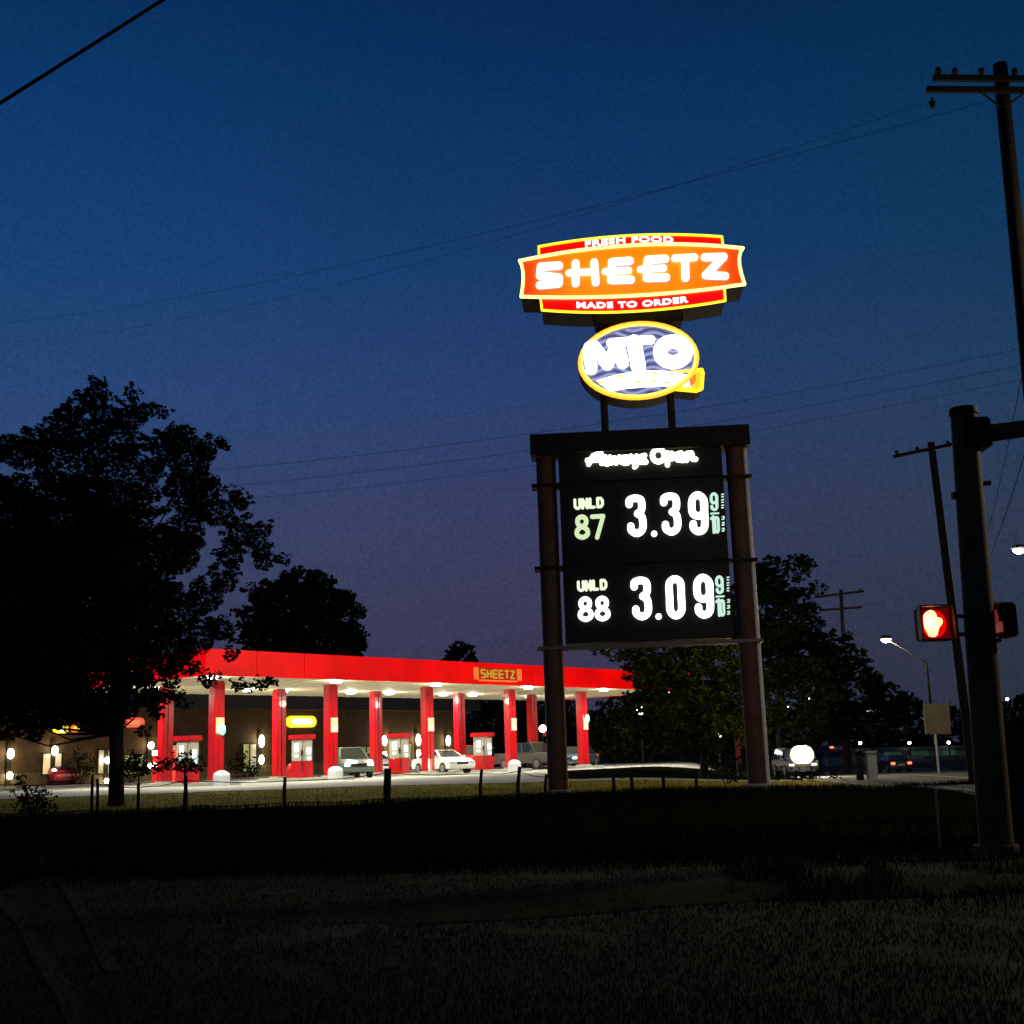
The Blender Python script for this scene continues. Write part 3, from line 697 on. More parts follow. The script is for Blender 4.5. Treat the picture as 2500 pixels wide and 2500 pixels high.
# ------------------------------------------------------------------ pump islands, dispensers
grey_m = mat('dispenser_grey', (0.42, 0.41, 0.34), 0.5, var=0.12)
scr_g = glow('dispenser_screen_light', (0.9, 1.0, 1.0), 4.0); kp_g = glow('dispenser_keypad_light', (0.4, 0.9, 0.75), 1.4)
isl_names = ['between the two columns nearest the large tree', 'under the second pair of columns right of the tree', 'under the middle pair of columns', 'left of the sign post under the third visible pair', 'behind the left sign post']
def dispenser(label, s_, n_):
    t = thing('fuel_dispenser', label, 'fuel pump', cp(s_, n_, APZ+0.15), PHI - math.pi/2*0 , group='fuel dispensers under the canopy')
    b = MB(); b.box((0, 0, 0.45), (0.62, 1.15, 0.9)); b.build('lower_cabinet', red_m, t, bevel=0.02)
    b = MB(); b.box((0, 0, 1.48), (0.55, 1.1, 1.14)); b.build('upper_cabinet', grey_m, t, bevel=0.03)
    b = MB(); b.box((0, 0, 2.18), (0.72, 1.45, 0.26)); b.build('top_cap', red_m, t, bevel=0.03)
    for sg in (-1, 1):
        b = MB(); b.box((sg*0.281, 0.1, 1.62), (0.02, 0.3, 0.42)); b.build('screen', scr_g, t)
        b = MB(); b.box((sg*0.281, 0.1, 1.2), (0.02, 0.3, 0.16)); b.build('keypad', kp_g, t)
        b = MB(); b.box((sg*0.30, -0.36, 1.35), (0.08, 0.1, 0.3)); b.build('nozzle', darkmetal_m, t)
        b = MB(); b.tube([(sg*0.3, -0.46, 2.0), (sg*0.42, -0.5, 1.2), (sg*0.42, -0.5, 0.5), (sg*0.33, -0.44, 0.4), (sg*0.32, -0.38, 1.25)], 0.018, 6); b.build('hose', rubber_m, t)
    b = MB(); b.box((0, -0.585, 1.45), (0.22, 0.02, 0.34)); b.build('end_screen', scr_g, t)
    b = MB(); b.box((0, -0.585, 1.05), (0.26, 0.02, 0.2)); b.build('end_keypad', kp_g, t)
    return t
for k, i in enumerate(range(-1, 4)):
    s_ = A_S+SPC*i; b = MB(); q_ = cp(s_, (NA+NBc)/2, APZ+0.1)
    b.box(q_, (1.25, 6.6, 0.2), PHI_M)
    tag(b.build('pump_island', kerb_m, bevel=0.04), 'low concrete kerb island '+isl_names[k], 'kerb island', 'kerb islands under the canopy')
    dispenser('grey fuel dispenser with red cap '+isl_names[k], s_, (NA+NBc)/2-0.2)
# round-topped red bins at island ends
def bin_(px, py, nv, label, m=red_m, h=0.95):
    p_ = at_n(px, py, nv); p_.z = gz(p_.x, p_.y)+0.04
    t = thing('litter_bin', label, 'bin', p_, PHI, 'litter bins on the pump islands')
    rb_ = 0.3 if h > 0.8 else 0.40
    b = MB(); b.tube([(0, 0, 0), (0, 0, h*0.62)], rb_, 16); b.build('body', m, t, smooth=True)
    b = MB(); b.ball((0, 0, h*0.62), (rb_, rb_, h*0.38), 16, 8); b.build('domed_lid', m, t, smooth=True)
bin_(712, 1900, NBc+1.2, 'red domed bin at the foot of the column right of the yellow sign')
bin_(1150, 1893, NBc+1.0, 'red domed bin beside the column under the canopy logo')

wb_m = mat('white_bin_plastic', (0.72, 0.76, 0.80), 0.35, var=0.08, coat=0.4)
for px, lab in ((541, 'by the column with the green light nearest the large tree'), (819, 'right of the second near column'), (1257, 'at the foot of the near column left of the sign post')):
    bin_(px, 1895, NA+0.9, 'squat white domed bin '+lab, wb_m, 0.72)

# ------------------------------------------------------------------ store
st = thing('convenience_store', 'long low brown brick store with bright wall lanterns behind the canopy', 'building', cp(58, -76, APZ), PHI)
NSF = -75.5
def stl(p): v = p-st.location; return Vector((v.dot(CU), -v.dot(CN), v.z))
sR_ = at_n(1137, 1830, NSF).dot(CU); sL_ = at_n(-60, 1850, NSF).dot(CU)
yF = stl(cp(0, NSF, 0)).y
x0, x1 = sL_-58, sR_-58
wt = stl(at_n(800, 1735, NSF)).z; rt = stl(at_n(800, 1700, NSF)).z
b = MB(); b.box(((x0+x1)/2, yF+7, wt/2), (x1-x0, 14, wt)); b.build('wall', brick_m, st)
b = MB(); b.box(((x0+x1)/2, yF+6.6, (wt+rt)/2), (x1-x0+1.6, 15.6, rt-wt)); b.build('roof', roof_m, st, bevel=0.05)
b = MB(); b.box(((x0+x1)/2, yF-0.04, 0.45), (x1-x0, 0.08, 0.9)); b.build('stone_plinth', mat('stone_plinth', (0.16, 0.12, 0.05), 0.9, var=0.4, scale=5), st)
frame_m = darkmetal_m
wg = glow('lit_window', (1.0, 0.72, 0.30), 0.55, var=0.6); wg2 = glow('lit_window_green', (0.55, 0.62, 0.12), 0.35, var=0.6)
for (px0, px1, ya, yb_, m_) in ((150, 100, 1838, 1892, wg), (236, 276, 1830, 1890, wg2), (300, 350, 1842, 1892, wg2), (412, 452, 1818, 1868, wg), (590, 625, 1815, 1885, wg2), (880, 905, 1822, 1880, wg2), (965, 1003, 1815, 1875, wg2)):
    a = stl(at_n(min(px0, px1), yb_, NSF)); c = stl(at_n(max(px0, px1), ya, NSF))
    z0 = max(0.25, a.z)
    b = MB(); b.box(((a.x+c.x)/2, yF-0.06, (z0+c.z)/2), (c.x-a.x, 0.06, c.z-z0)); w_ = b.build('window', m_, st)
    b = MB()
    for xx in (a.x, (a.x+c.x)/2, c.x): b.box((xx, yF-0.11, (z0+c.z)/2), (0.09, 0.05, c.z-z0+0.1))
    for zz in (z0, c.z): b.box(((a.x+c.x)/2, yF-0.113, zz), (c.x-a.x+0.15, 0.044, 0.09))
    b.build('window_frame', frame_m, w_)
sc_g = glow('lantern_light', (1.0, 0.88, 0.60), 26)
lant = []
for (px, ya, yb_) in ((25, 1828, 1852), (133, 1822, 1844), (262, 1848, 1864), (368, 1812, 1828), (638, 1795, 1824), (938, 1797, 1820), (960, 1797, 1820), (1021, 1793, 1820), (1094, 1797, 1820), (1172, 1800, 1815)):
    if px > 1137: continue
    a = stl(at_n(px, yb_, NSF+0.3)); c = stl(at_n(px, ya, NSF+0.3))
    b = MB(); b.box((a.x, yF-0.10, (a.z+c.z)/2-0.55), (0.30, 0.12, 2.6)); ln = b.build('wall_lantern', darkmetal_m, st)
    b = MB(); b.ball((a.x, yF-0.34, (a.z+c.z)/2), (0.23, 0.14, (c.z-a.z)/2*1.05), 10, 8); b.build('upper_lamp', sc_g, ln, smooth=True)
    b = MB(); b.ball((a.x, yF-0.34, (a.z+c.z)/2-(1.15 if px > 700 else 1.35)), (0.2, 0.14, (c.z-a.z)/2*0.75), 10, 8); b.build('lower_lamp', sc_g, ln, smooth=True)
    lamp('POINT', 'lantern_glow', st.location + CU*a.x + CN*(-(yF-0.9)) + Vector((0, 0, (a.z+c.z)/2+0.1)), 20, (1.0, 0.72, 0.36), shadow_soft_size=0.2)
# yellow lit signs on the wall
def ysign(px0, px1, ya, yb_, m1, m2, name='yellow_sign'):
    a = stl(at_n(px0, yb_, NSF+0.2)); c = stl(at_n(px1, ya, NSF+0.2)); r_ = (c.z-a.z)/2
    b = SM(); b.capsule(Vector((a.x+r_, 0, a.z+r_)), Vector((c.x-r_, 0, a.z+r_)), r_, yF-0.3, 0.25); s_ = b.build(name, m1, st)
    b = SM(); b.capsule(Vector((a.x+r_*1.5, 0, a.z+r_)), Vector((c.x-r_*1.5, 0, a.z+r_)), r_*0.45, yF-0.34, 0.03); b.build('sign_core', m2, s_)
yg = glow('yellow_sign_light', (1.0, 0.75, 0.0), 1.5); yg2 = glow('yellow_sign_core_light', (1, 1, 0.8), 3)
ysign(700, 771, 1748, 1776, yg, yg2); ysign(131, 166, 1768, 1793, yg, yg2)
ysign(174, 193, 1769, 1788, glow('red_sign_light', (0.9, 0.05, 0.0), 1.2), yg, 'red_and_yellow_sign')
ysign(303, 352, 1752, 1776, glow('red_poster_light', (0.9, 0.06, 0.02), 0.9), glow('poster_core_light', (1, .3, .1), .8), 'red_sign')

# red canopied ice box / display by the store, left of the column nearest the tree
p_ = at_n(404, 1862, -62); q_ = at_n(404, 1812, -62)
bx = thing('display_case', 'bright red display case beside yellow lit shelf behind the tree', 'display case', (p_.x, p_.y, APZ+0.04), PHI)
b = MB(); b.box((0, 0, 0.95), (1.3, 0.8, 1.9)); b.build('body', glow('red_case_light', (0.9, 0.03, 0.01), 0.6, (0.5, 0.02, 0.02), 0.5), bx, bevel=0.04)
b = MB(); b.box((1.15, 0, 0.9), (0.85, 0.7, 1.8)); b.build('shelf_unit', glow('yellow_case_light', (0.8, 0.6, 0.05), 0.5, (0.5, 0.4, 0.02), 0.6), bx, bevel=0.03)
b = MB(); b.box((-0.8, -0.2, 1.75), (0.28, 0.2, 0.26)); b.box((-0.8, -0.2, 1.1), (0.28, 0.2, 0.26)); b.build('case_lamp', white_g, bx)

# ------------------------------------------------------------------ vehicles
def paint(name, col): return mat(name, col, 0.28, 0.2, var=0.1, coat=0.6)
lampw_m = glow('headlight_glow', (1, 1, 0.95), 6); lens_m = mat('pale_lens', (0.6, 0.62, 0.6), 0.15, 0.2, var=0.1)
redlens_m = mat('red_lens', (0.5, 0.01, 0.01), 0.2, var=0.1); rim_m = mat('wheel_rim', (0.45, 0.45, 0.45), 0.3, 0.8, var=0.2)
PROF = {'sedan': ([(-2.25, .30), (-2.3, .62), (-2.2, .88), (-1.55, .98), (1.0, .98), (1.75, .88), (2.2, .70), (2.28, .45), (2.2, .28)],
                  [(-1.75, .97), (-1.05, 1.40), (0.25, 1.42), (1.05, .97)]),
        'suv': ([(-2.2, .35), (-2.28, .70), (-2.2, 1.02), (1.05, 1.06), (1.85, .98), (2.22, .80), (2.25, .5), (2.2, .34)],
                [(-2.15, 1.03), (-1.85, 1.68), (0.35, 1.70), (1.1, 1.05)]),
        'pickup': ([(-2.6, .42), (-2.65, .75), (-2.6, 1.10), (1.1, 1.12), (2.2, 1.04), (2.5, .85), (2.52, .5), (2.45, .4)],
                   [(-1.1, 1.11), (-0.95, 1.75), (0.7, 1.77), (1.35, 1.11)])}
def car(label, pos, rz, style, pm, lit=None, name='parked_car', group='cars at the fuel pumps'):
    body, cab = PROF[style]; w = 0.9
    t = thing(name, label, 'pickup' if style == 'pickup' else 'car', pos, rz, group)
    b = MB(); n = len(body)
    secs = [(-w, 0.93, 0.06), (-w*0.93, 1, 0), (w*0.93, 1, 0), (w, 0.93, 0.06)]
    vs = []
    for (y, sc, _) in secs:
        for (x, z) in body: vs.append(Vector((x*(0.985 if sc < 1 else 1), y, 0.66+(z-0.66)*(0.9 if sc < 1 else 1))))
    fs = [tuple(range(n)), tuple(range(4*n-1, 3*n-1, -1))]
    for k in range(3): fs += [(k*n+i, (k+1)*n+i, (k+1)*n+(i+1) % n, k*n+(i+1) % n) for i in range(n)]
    b.add(vs, fs); b.build('body', pm, t, smooth=True)
    b = MB(); vs = []
    for y, yy in ((-0.86, -0.66), (0.86, 0.66)):
        vs += [Vector((cab[0][0], y, cab[0][1])), Vector((cab[1][0], yy, cab[1][1])), Vector((cab[2][0], yy, cab[2][1])), Vector((cab[3][0], y, cab[3][1]))]
    b.add(vs, [(0, 1, 2, 3), (7, 6, 5, 4), (0, 4, 5, 1), (1, 5, 6, 2), (2, 6, 7, 3), (3, 7, 4, 0)]); cb = b.build('cabin', pm, t, bevel=0.05)
    def quad(name_, pts, m_, off):
        c_ = sum((Vector(p) for p in pts), Vector())/4
        nrm = (Vector(pts[1])-Vector(pts[0])).cross(Vector(pts[2])-Vector(pts[1])).normalized()
        if nrm.dot(c_-Vector((0, 0, 1.0))) < 0: nrm = -nrm
        P_ = [c_+(Vector(p)-c_)*0.86+nrm*off for p in pts]; bb = MB(); bb.prism(P_, nrm*0.008); bb.build(name_, m_, cb)
    quad('windscreen', [vs[2], vs[6], vs[7], vs[3]], glass_m, 0.004); quad('rear_window', [vs[0], vs[4], vs[5], vs[1]], glass_m, 0.004)
    for k, y in ((0, 1), (4, -1)):
        a, b1, c_, d = vs[k], vs[k+1], vs[k+2], vs[k+3]
        m0, m1 = (a+d)/2, (b1+c_)/2
        quad('side_window', [a, b1, m1, m0], glass_m, 0.004); quad('side_window', [m0, m1, c_, d], glass_m, 0.004)
    R_ = 0.34 if style == 'sedan' else 0.38
    for x in (body[0][0]*0.62, body[-2][0]*0.62):
        for y in (-0.82, 0.82):
            b = MB(); b.tube([(x, y-0.11, R_), (x, y+0.11, R_)], R_, 18); wh = b.build('wheel', rubber_m, t, smooth=True)
            b = MB(); s_ = 1 if y > 0 else -1; b.tube([(x, y+s_*0.10, R_), (x, y+s_*0.125, R_)], R_*0.62, 14); b.build('rim', rim_m, wh)
    xf = body[-3][0]; xr = body[1][0]; zf = (body[-3][1]+body[-2][1])/2+0.06
    for y in (-0.66, 0.66):
        b = MB(); b.box((xf-0.02, y, zf), (0.12, 0.34, 0.15)); b.build('headlight', lampw_m if lit in ('front', 'both') else lens_m, t, bevel=0.03)
        b = MB(); b.box((xr+0.04, y, body[2][1]-0.12), (0.12, 0.32, 0.16)); b.build('tail_light', red_g if lit in ('rear', 'both') else redlens_m, t, bevel=0.03)
    b = MB(); b.box((xf+0.02, 0, zf-0.02), (0.06, 0.8, 0.16)); b.build('grille', darkmetal_m, t)
    for y in (-0.98, 0.98):
        b = MB(); b.box((cab[3][0]-0.2, y, cab[3][1]+0.06), (0.12, 0.18, 0.13)); b.build('mirror', pm, t, bevel=0.03)
    b = MB(); b.box((xr-0.0, 0, body[1][1]+0.02), (0.04, 0.5, 0.14)); b.build('number_plate', lens_m, t)
    return t
def cpos(px, n_):
    p_ = at_n(px, 1890, n_); return Vector((p_.x, p_.y, gz(p_.x, p_.y)+0.05))
CAMDIR = PHI - math.pi/2       # car nose towards the camera side of the canopy
def face(px, n_, off): q_ = cpos(px, n_); return math.atan2(-q_.y, -q_.x)+off
def carat(label, px, n_, off, style, pm, lit=None): return car(label, cpos(px, n_), face(px, n_, off), style, pm, lit)
carat('dark grey green SUV facing the road, right of the second column', 852, -53.5, 0.25, 'suv', paint('grey_green_paint', (0.10, 0.14, 0.12)), 'front')
carat('white sedan behind the central column of the canopy', 1082, -53.0, 0.55, 'sedan', paint('white_paint', (0.85, 0.87, 0.85)), None)
carat('silver sedan just left of the central column', 908, -60.5, 0.5, 'sedan', paint('silver_paint', (0.5, 0.5, 0.48)), 'front')
carat('bright red hatchback behind the column below the canopy logo', 1152, -56.5, 0.3, 'suv', paint('bright_red_paint', (0.6, 0.02, 0.02)), None)
carat('dark grey pickup partly hidden by the left sign post', 1296, -53.5, 0.75, 'pickup', paint('dark_grey_paint', (0.07, 0.085, 0.085)), None)
carat('dark teal sedan between the left sign post and the last column', 1410, -54.5, -0.35, 'sedan', paint('teal_paint', (0.04, 0.09, 0.09)), 'front')
p_ = at_z(125, 1930, 0.6); X_ = xat(125, 82, 1.0); rc = car('low red coupe at the far left of the forecourt', (X_, 82.0, gz(X_, 82)+0.05), math.pi*0.75, 'sedan', paint('coupe_red_paint', (0.55, 0.015, 0.02)), 'front')
# vehicles on the road
hx = xat(1960, 72, 0.9); hz = at(1960, 1843, 72).z
hc = car('oncoming vehicle with dazzling headlights beside the right sign post', (hx+0.0, 74.3, gz(hx, 72)), -math.pi/2+math.atan2(hx, 72)*-0.0, 'suv', paint('dark_blue_paint', (0.03, 0.035, 0.05)), None, 'oncoming_car', 'cars on the road')
for y in (-0.15, 0.15):  # headlights swollen so that their shape takes in the glare
    b = MB(); b.ball((2.27, y, hz-gz(hx, 72)), (0.16, 0.40, 0.46), 18, 12); b.build('lit_headlight', glow('high_beam_light', (1, 0.93, 0.75), 60) if 'high_beam_light' not in bpy.data.materials else bpy.data.materials['high_beam_light'], hc, smooth=True)
for y in (-0.16, 0.16):  # warm glowing discs added to paint the halo round the headlights
    b = MB(); b.tube([(2.16, y, hz-gz(hx, 72)), (2.2, y, hz-gz(hx, 72))], [0.54, 0.50], 20); b.build('headlight_halo_disc', glow('headlight_halo', (1.0, 0.55, 0.14), 1.0) if 'headlight_halo' not in bpy.data.materials else bpy.data.materials['headlight_halo'], hc, smooth=True)
sp_ = lamp('SPOT', 'high_beam', (hx, 71.6, hz), 3500, (1, 0.84, 0.55), spot_size=math.radians(120), spot_blend=0.9, shadow_soft_size=0.3)
lamp('POINT', 'headlight_spill', (hx, 71.2, hz+0.5), 520, (1, 0.84, 0.55), shadow_soft_size=0.4)
sp_.rotation_euler = (math.radians(88), 0, math.radians(180-4))
x_ = xat(1885, 95, 0.8); z_ = at(1885, 1847, 95).z
car('distant second oncoming car with one small white light left of the dazzling one', (x_, 96, z_-0.7), -math.pi/2, 'sedan', paint('black_paint', (0.02, 0.02, 0.02)), 'front', 'oncoming_car', 'cars on the road')
def tailcar(px, py, Y, label, h):
    P_ = at(px, py, Y); c_ = car(label, (P_.x, Y+2.2, P_.z-h), math.pi/2, 'sedan', paint('deep_grey_paint', (0.04, 0.04, 0.045)), 'rear', 'driving_car', 'cars on the road'); return c_
tailcar(2200, 1862, 100, 'car driving away with two bright orange red tail lights beside the signal pole', 0.8)
tailcar(2047, 1823, 118, 'car driving away with two small red tail lights above the road bend', 0.8)

# ------------------------------------------------------------------ fence
def fpt(px, off=0.0):
    Y = 38.6
    for _ in range(6): X = xat(px, Y, 0.6); Y = 38.6+0.3*X+off
    return Vector((X, Y, gz(X, Y)))
fn = thing('wire_fence', 'thin wire fence on uneven posts along the grassy bank before the forecourt', 'fence', fpt(900))
tops = []
for px, top, pt_, r_ in ((-60, 1900, -60, .05), (226, 1898, 226, 0.045), (237, 1902, 238, 0.045), (338, 1912, 338, .05), (452, 1893, 453, 0.06), (695, 1897, 696, 0.055), (945, 1876, 947, 0.12), (1172, 1878, 1176, 0.055), (1262, 1872, 1269, 0.06), (1330, 1890, 1334, 0.05), (1497, 1890, 1497, 0.06), (1543, 1888, 1541, 0.06), (1618, 1884, 1618, 0.06), (1700, 1880, 1700, .05)):
    p_ = fpt(px); q_ = at(pt_, top, p_.y); b = MB(); L0 = p_-fn.location; L1 = q_-fn.location
    b.tube([L0-Vector((0, 0, 0.3)), L0.lerp(L1, 0.5)+Vector((rnd.uniform(-.02, .02), 0, 0)), L1], [r_, r_*0.95, r_*0.85], 8); b.build('post', wood_m, fn, smooth=True); tops.append((L0, L1))
b = MB()
for (a0, a1), (b0, b1) in zip(tops, tops[1:]):
    for f_ in (0.16, 0.86):
        p0 = a0.lerp(a1, f_); p1 = b0.lerp(b1, f_); mid_ = (p0+p1)/2-Vector((0, 0, 0.05)); b.tube([p0, mid_, p1], 0.013, 5)
b.build('wire', wire_m, fn)
fpost_lamp = None

# ------------------------------------------------------------------ trees
def leaves(b, c, rad, n, size, flat=1.0):
    for _ in range(n):
        while True:
            v = Vector((rnd.uniform(-1, 1), rnd.uniform(-1, 1), rnd.uniform(-1, 1)))
            if v.length <= 1: break
        v = v.normalized()*(v.length**0.6); p_ = c+Vector((v.x*rad.x, v.y*rad.y, v.z*rad.z))
        a = Vector((rnd.gauss(0, 1), rnd.gauss(0, 1), rnd.gauss(0, 0.6))).normalized(); t = a.cross(Vector((rnd.gauss(0, 1), rnd.gauss(0, 1), rnd.gauss(0, 1)))).normalized()
        s_ = size*rnd.uniform(0.6, 1.35); o_ = len(b.v)
        b.v += [tuple(p_-a*s_), tuple(p_+t*s_*0.5-a*s_*0.1), tuple(p_+a*s_), tuple(p_-t*s_*0.5-a*s_*0.1)]
        b.f.append((o_, o_+1, o_+2, o_+3))
def tree(label, base_px, Y, clumps, leaf, dens, trunk_r, m=leaf_m, name='tree', group=None, depth=2.5, trunk_top=None, base_z=None):
    X = xat(base_px, Y, 1.5); z0 = gz(X, Y) if base_z is None else base_z
    t = thing(name, label, 'tree', (X, Y, z0), 0, group); loc = Vector((X, Y, z0)); k = Y/FPX
    tt = at(trunk_top[0], trunk_top[1], Y)-loc if trunk_top else None
    W_ = []
    for (px, py, r_) in clumps:
        c = at(px, py, Y)-loc; c.y += rnd.uniform(-depth, depth)*min(1, r_*k*0.9); W_.append((c, r_*k))
    cx_ = sum(c.x for c, r_ in W_)/len(W_); cz_ = sum(c.z for c, r_ in W_)/len(W_)
    if tt is None: tt = Vector((cx_*0.6, 0, cz_))
    b = MB(); mid_ = tt*0.45+Vector((trunk_r*0.4, 0, 0))
    b.tube([(0, 0, -0.3), (0, 0, 0.3), mid_, tt], [trunk_r*1.35, trunk_r, trunk_r*0.8, trunk_r*0.35], 12)
    for c, r_ in W_:
        if rnd.random() < 0.85 and (r_ > 24*k or Y > 50 or trunk_r < 0.1):
            h = min(0.95, max(0.25, (c.z-r_*1.2)/max(0.1, tt.z)*0.75)); s_ = Vector((0, 0, 0.3)).lerp(mid_, min(1, h*2)) if h < 0.5 else mid_.lerp(tt, (h-0.5)*2)
            m_ = s_.lerp(c, 0.55)+Vector((0, 0, -0.12*(c-s_).length)); br = trunk_r*0.20*min(1, 0.5+r_)
            b.tube([s_, m_, c], [br, br*0.6, br*0.2], 5, cap=False)
    b.build('trunk', bark_m, t, smooth=True)
    b = MB()
    for c, r_ in W_:
        n_ = int(dens*3.2*r_*r_/(leaf*leaf)); leaves(b, c, Vector((r_, max(r_, 0.5)*1.1, r_*0.9)), n_, leaf)
        # shoots breaking the outline
        for _ in range(int(5+r_*9)):
            a = rnd.uniform(0, 2*math.pi); d = Vector((math.cos(a), rnd.uniform(-.5, .5), abs(math.sin(a))*0.9+0.1*rnd.random())); q_ = c+d*(r_*rnd.uniform(0.85, 1.2)+0.1)
            leaves(b, q_, Vector((r_*0.22+.04, r_*0.2+.04, r_*0.12+.05)), max(4, int(dens*0.16*r_*r_/(leaf*leaf))), leaf)
    me = bpy.data.meshes.new('crown'); me.from_pydata(b.v, [], b.f); me.materials.append(m)
    o = bpy.data.objects.new('crown', me); COL.objects.link(o); o.parent = t
    return t
big = [(225, 965, 30), (245, 1010, 42), (190, 1000, 26), (300, 1000, 36), (325, 965, 16), (203, 965, 15), (228, 925, 12), (200, 1075, 55), (290, 1090, 50), (370, 1065, 42), (400, 1012, 18), (352, 1022, 20), (430, 1080, 38), (488, 1092, 34), (540, 1082, 15), (480, 1150, 46),
       (100, 1135, 46), (80, 1097, 20), (20, 1190, 60), (4, 1095, 18), (140, 1185, 70), (240, 1190, 75), (340, 1170, 62), (430, 1185, 55), (500, 1210, 42), (570, 1203, 15), (592, 1235, 20), (545, 1262, 40), (10, 1290, 75), (100, 1290, 90), (220, 1300, 90), (340, 1290, 80), (440, 1290, 52),
       (590, 1305, 38), (645, 1288, 16), (630, 1335, 24), (560, 1355, 34), (692, 1367, 12), (655, 1382, 22), (460, 1370, 52), (350, 1400, 80), (230, 1410, 90), (100, 1410, 95), (0, 1400, 85), (560, 1425, 32), (618, 1450, 20), (500, 1455, 40), (400, 1490, 66), (280, 1510, 90), (140, 1520, 95), (20, 1520, 85),
       (535, 1535, 30), (590, 1500, 12), (470, 1560, 44), (555, 1600, 16), (390, 1590, 55), (300, 1610, 75), (180, 1630, 90), (50, 1630, 85), (480, 1635, 22), (440, 1625, 34), (300, 1680, 46), (200, 1700, 66), (100, 1715, 60), (20, 1720, 62), (250, 1738, 30), (395, 1700, 22), (365, 1655, 28),
       (505, 1660, 20), (575, 1675, 14), (640, 1672, 15), (668, 1664, 10), (610, 1685, 9), (430, 1700, 14), (60, 1350, 80), (160, 1350, 80), (270, 1350, 75), (380, 1340, 60), (60, 1460, 80), (170, 1460, 80), (280, 1450, 75), (370, 1450, 55), (60, 1570, 80), (230, 1570, 75), (330, 1560, 60), (120, 1650, 70), (230, 1660, 60), (60, 1740, 40), (150, 1745, 40), (15, 1785, 30), (70, 1788, 24), (110, 1760, 16), (235, 1775, 26), (215, 1745, 20), (300, 1760, 26), (345, 1700, 26), (390, 1730, 14), (425, 1660, 22), (320, 1735, 20), (380, 1745, 14), (70, 1770, 26), (200, 1762, 20), (20, 1790, 20), (-60, 1300, 120), (-60, 1500, 120), (-60, 1150, 80), (-60, 1680, 110), (455, 1725, 9), (345, 1790, 10)]
tree('large dark maple with ragged crown standing in front of the canopy', 286, 40, big, 0.085, 3.9, 0.25, trunk_top=(270, 1250), depth=3.2)
tree('small flat topped sapling with thin stem right of the large maple trunk', 452, 38.5, [(395, 1872, 15), (425, 1866, 18), (455, 1868, 20), (480, 1876, 13), (375, 1880, 9)], 0.06, 3.0, 0.05, name='sapling', trunk_top=(450, 1872), depth=0.3)
tree('dark bushy sapling left of the fence beside the large maple trunk', 340, 38.6, [(320, 1868, 14), (340, 1872, 16), (310, 1885, 12), (350, 1884, 12), (332, 1858, 10)], 0.06, 2.6, 0.04, name='sapling', trunk_top=(338, 1872), depth=0.3)
tree('round headed dark tree rising behind the left half of the canopy', 745, 118, [(745, 1500, 85), (690, 1490, 60), (800, 1510, 65), (700, 1450, 35), (740, 1440, 28), (640, 1530, 40), (650, 1580, 60), (850, 1560, 36), (760, 1580, 90), (830, 1590, 50), (690, 1590, 70), (775, 1445, 20), (862, 1600, 22), (690, 1660, 70), (800, 1660, 70), (745, 1740, 80)], 0.30, 2.6, 0.5, trunk_top=(745, 1560))
tree('small dark treetop just showing above the canopy logo', 1125, 128, [(1122, 1592, 18), (1140, 1600, 18), (1105, 1603, 15), (1125, 1640, 40), (1125, 1700, 60)], 0.3, 2.6, 0.35, trunk_top=(1125, 1640))
tree('dark tree at the left edge beyond the store', 60, 125, [(60, 1600, 90), (180, 1640, 80), (-40, 1650, 90), (290, 1660, 60), (100, 1720, 90), (240, 1740, 70), (0, 1760, 80)], 0.34, 2.2, 0.4, trunk_top=(60, 1650))
for i, (px, lab) in enumerate(((1210, 'dark tree behind the right end of the store'), (1330, 'dark tree seen between the left sign post and the last column'), (1000, 'dark tree over the store roof at the canopy middle'))):
    tree(lab, px, 122+3*i, [(px, 1735, 45), (px-50, 1760, 40), (px+50, 1750, 42), (px, 1800, 60), (px-55, 1820, 45), (px+50, 1815, 45), (px+8, 1700, 26) if px > 1100 else (px, 1790, 30)], 0.26, 2.4, 0.3, trunk_top=(px, 1770))
# tree with station-lit leaves behind the price sign
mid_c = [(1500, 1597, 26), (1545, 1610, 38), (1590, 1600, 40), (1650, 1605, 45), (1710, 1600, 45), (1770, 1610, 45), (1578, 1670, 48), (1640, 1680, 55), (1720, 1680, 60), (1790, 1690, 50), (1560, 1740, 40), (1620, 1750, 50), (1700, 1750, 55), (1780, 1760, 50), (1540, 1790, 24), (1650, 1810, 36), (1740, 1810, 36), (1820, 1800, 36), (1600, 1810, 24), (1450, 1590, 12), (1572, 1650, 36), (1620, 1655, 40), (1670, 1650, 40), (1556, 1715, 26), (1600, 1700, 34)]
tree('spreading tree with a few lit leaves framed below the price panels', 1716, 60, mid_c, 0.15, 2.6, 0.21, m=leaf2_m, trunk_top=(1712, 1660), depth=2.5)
tree('dark background tree low behind the lit leaves', 1590, 105, [(1450, 1780, 40), (1520, 1790, 50), (1600, 1800, 55), (1680, 1800, 55), (1440, 1840, 30), (1520, 1845, 40), (1610, 1850, 40), (1700, 1850, 40), (1760, 1790, 50), (1500, 1740, 40), (1590, 1740, 50), (1680, 1720, 50)], 0.25, 2.0, 0.3, trunk_top=(1590, 1800))
tree('tall dark tree right of the price sign posts', 1900, 84, [(1885, 1425, 48), (1935, 1402, 32), (1958, 1382, 18), (1850, 1440, 50), (1870, 1390, 22), (1850, 1520, 80), (1930, 1500, 52), (1985, 1448, 18), (1975, 1540, 42), (1850, 1620, 90), (1945, 1610, 70), (1830, 1700, 70), (1920, 1710, 80), (1870, 1790, 60), (1940, 1785, 50), (2005, 1600, 30), (1990, 1560, 26)], 0.22, 2.3, 0.35, trunk_top=(1900, 1550), depth=3)
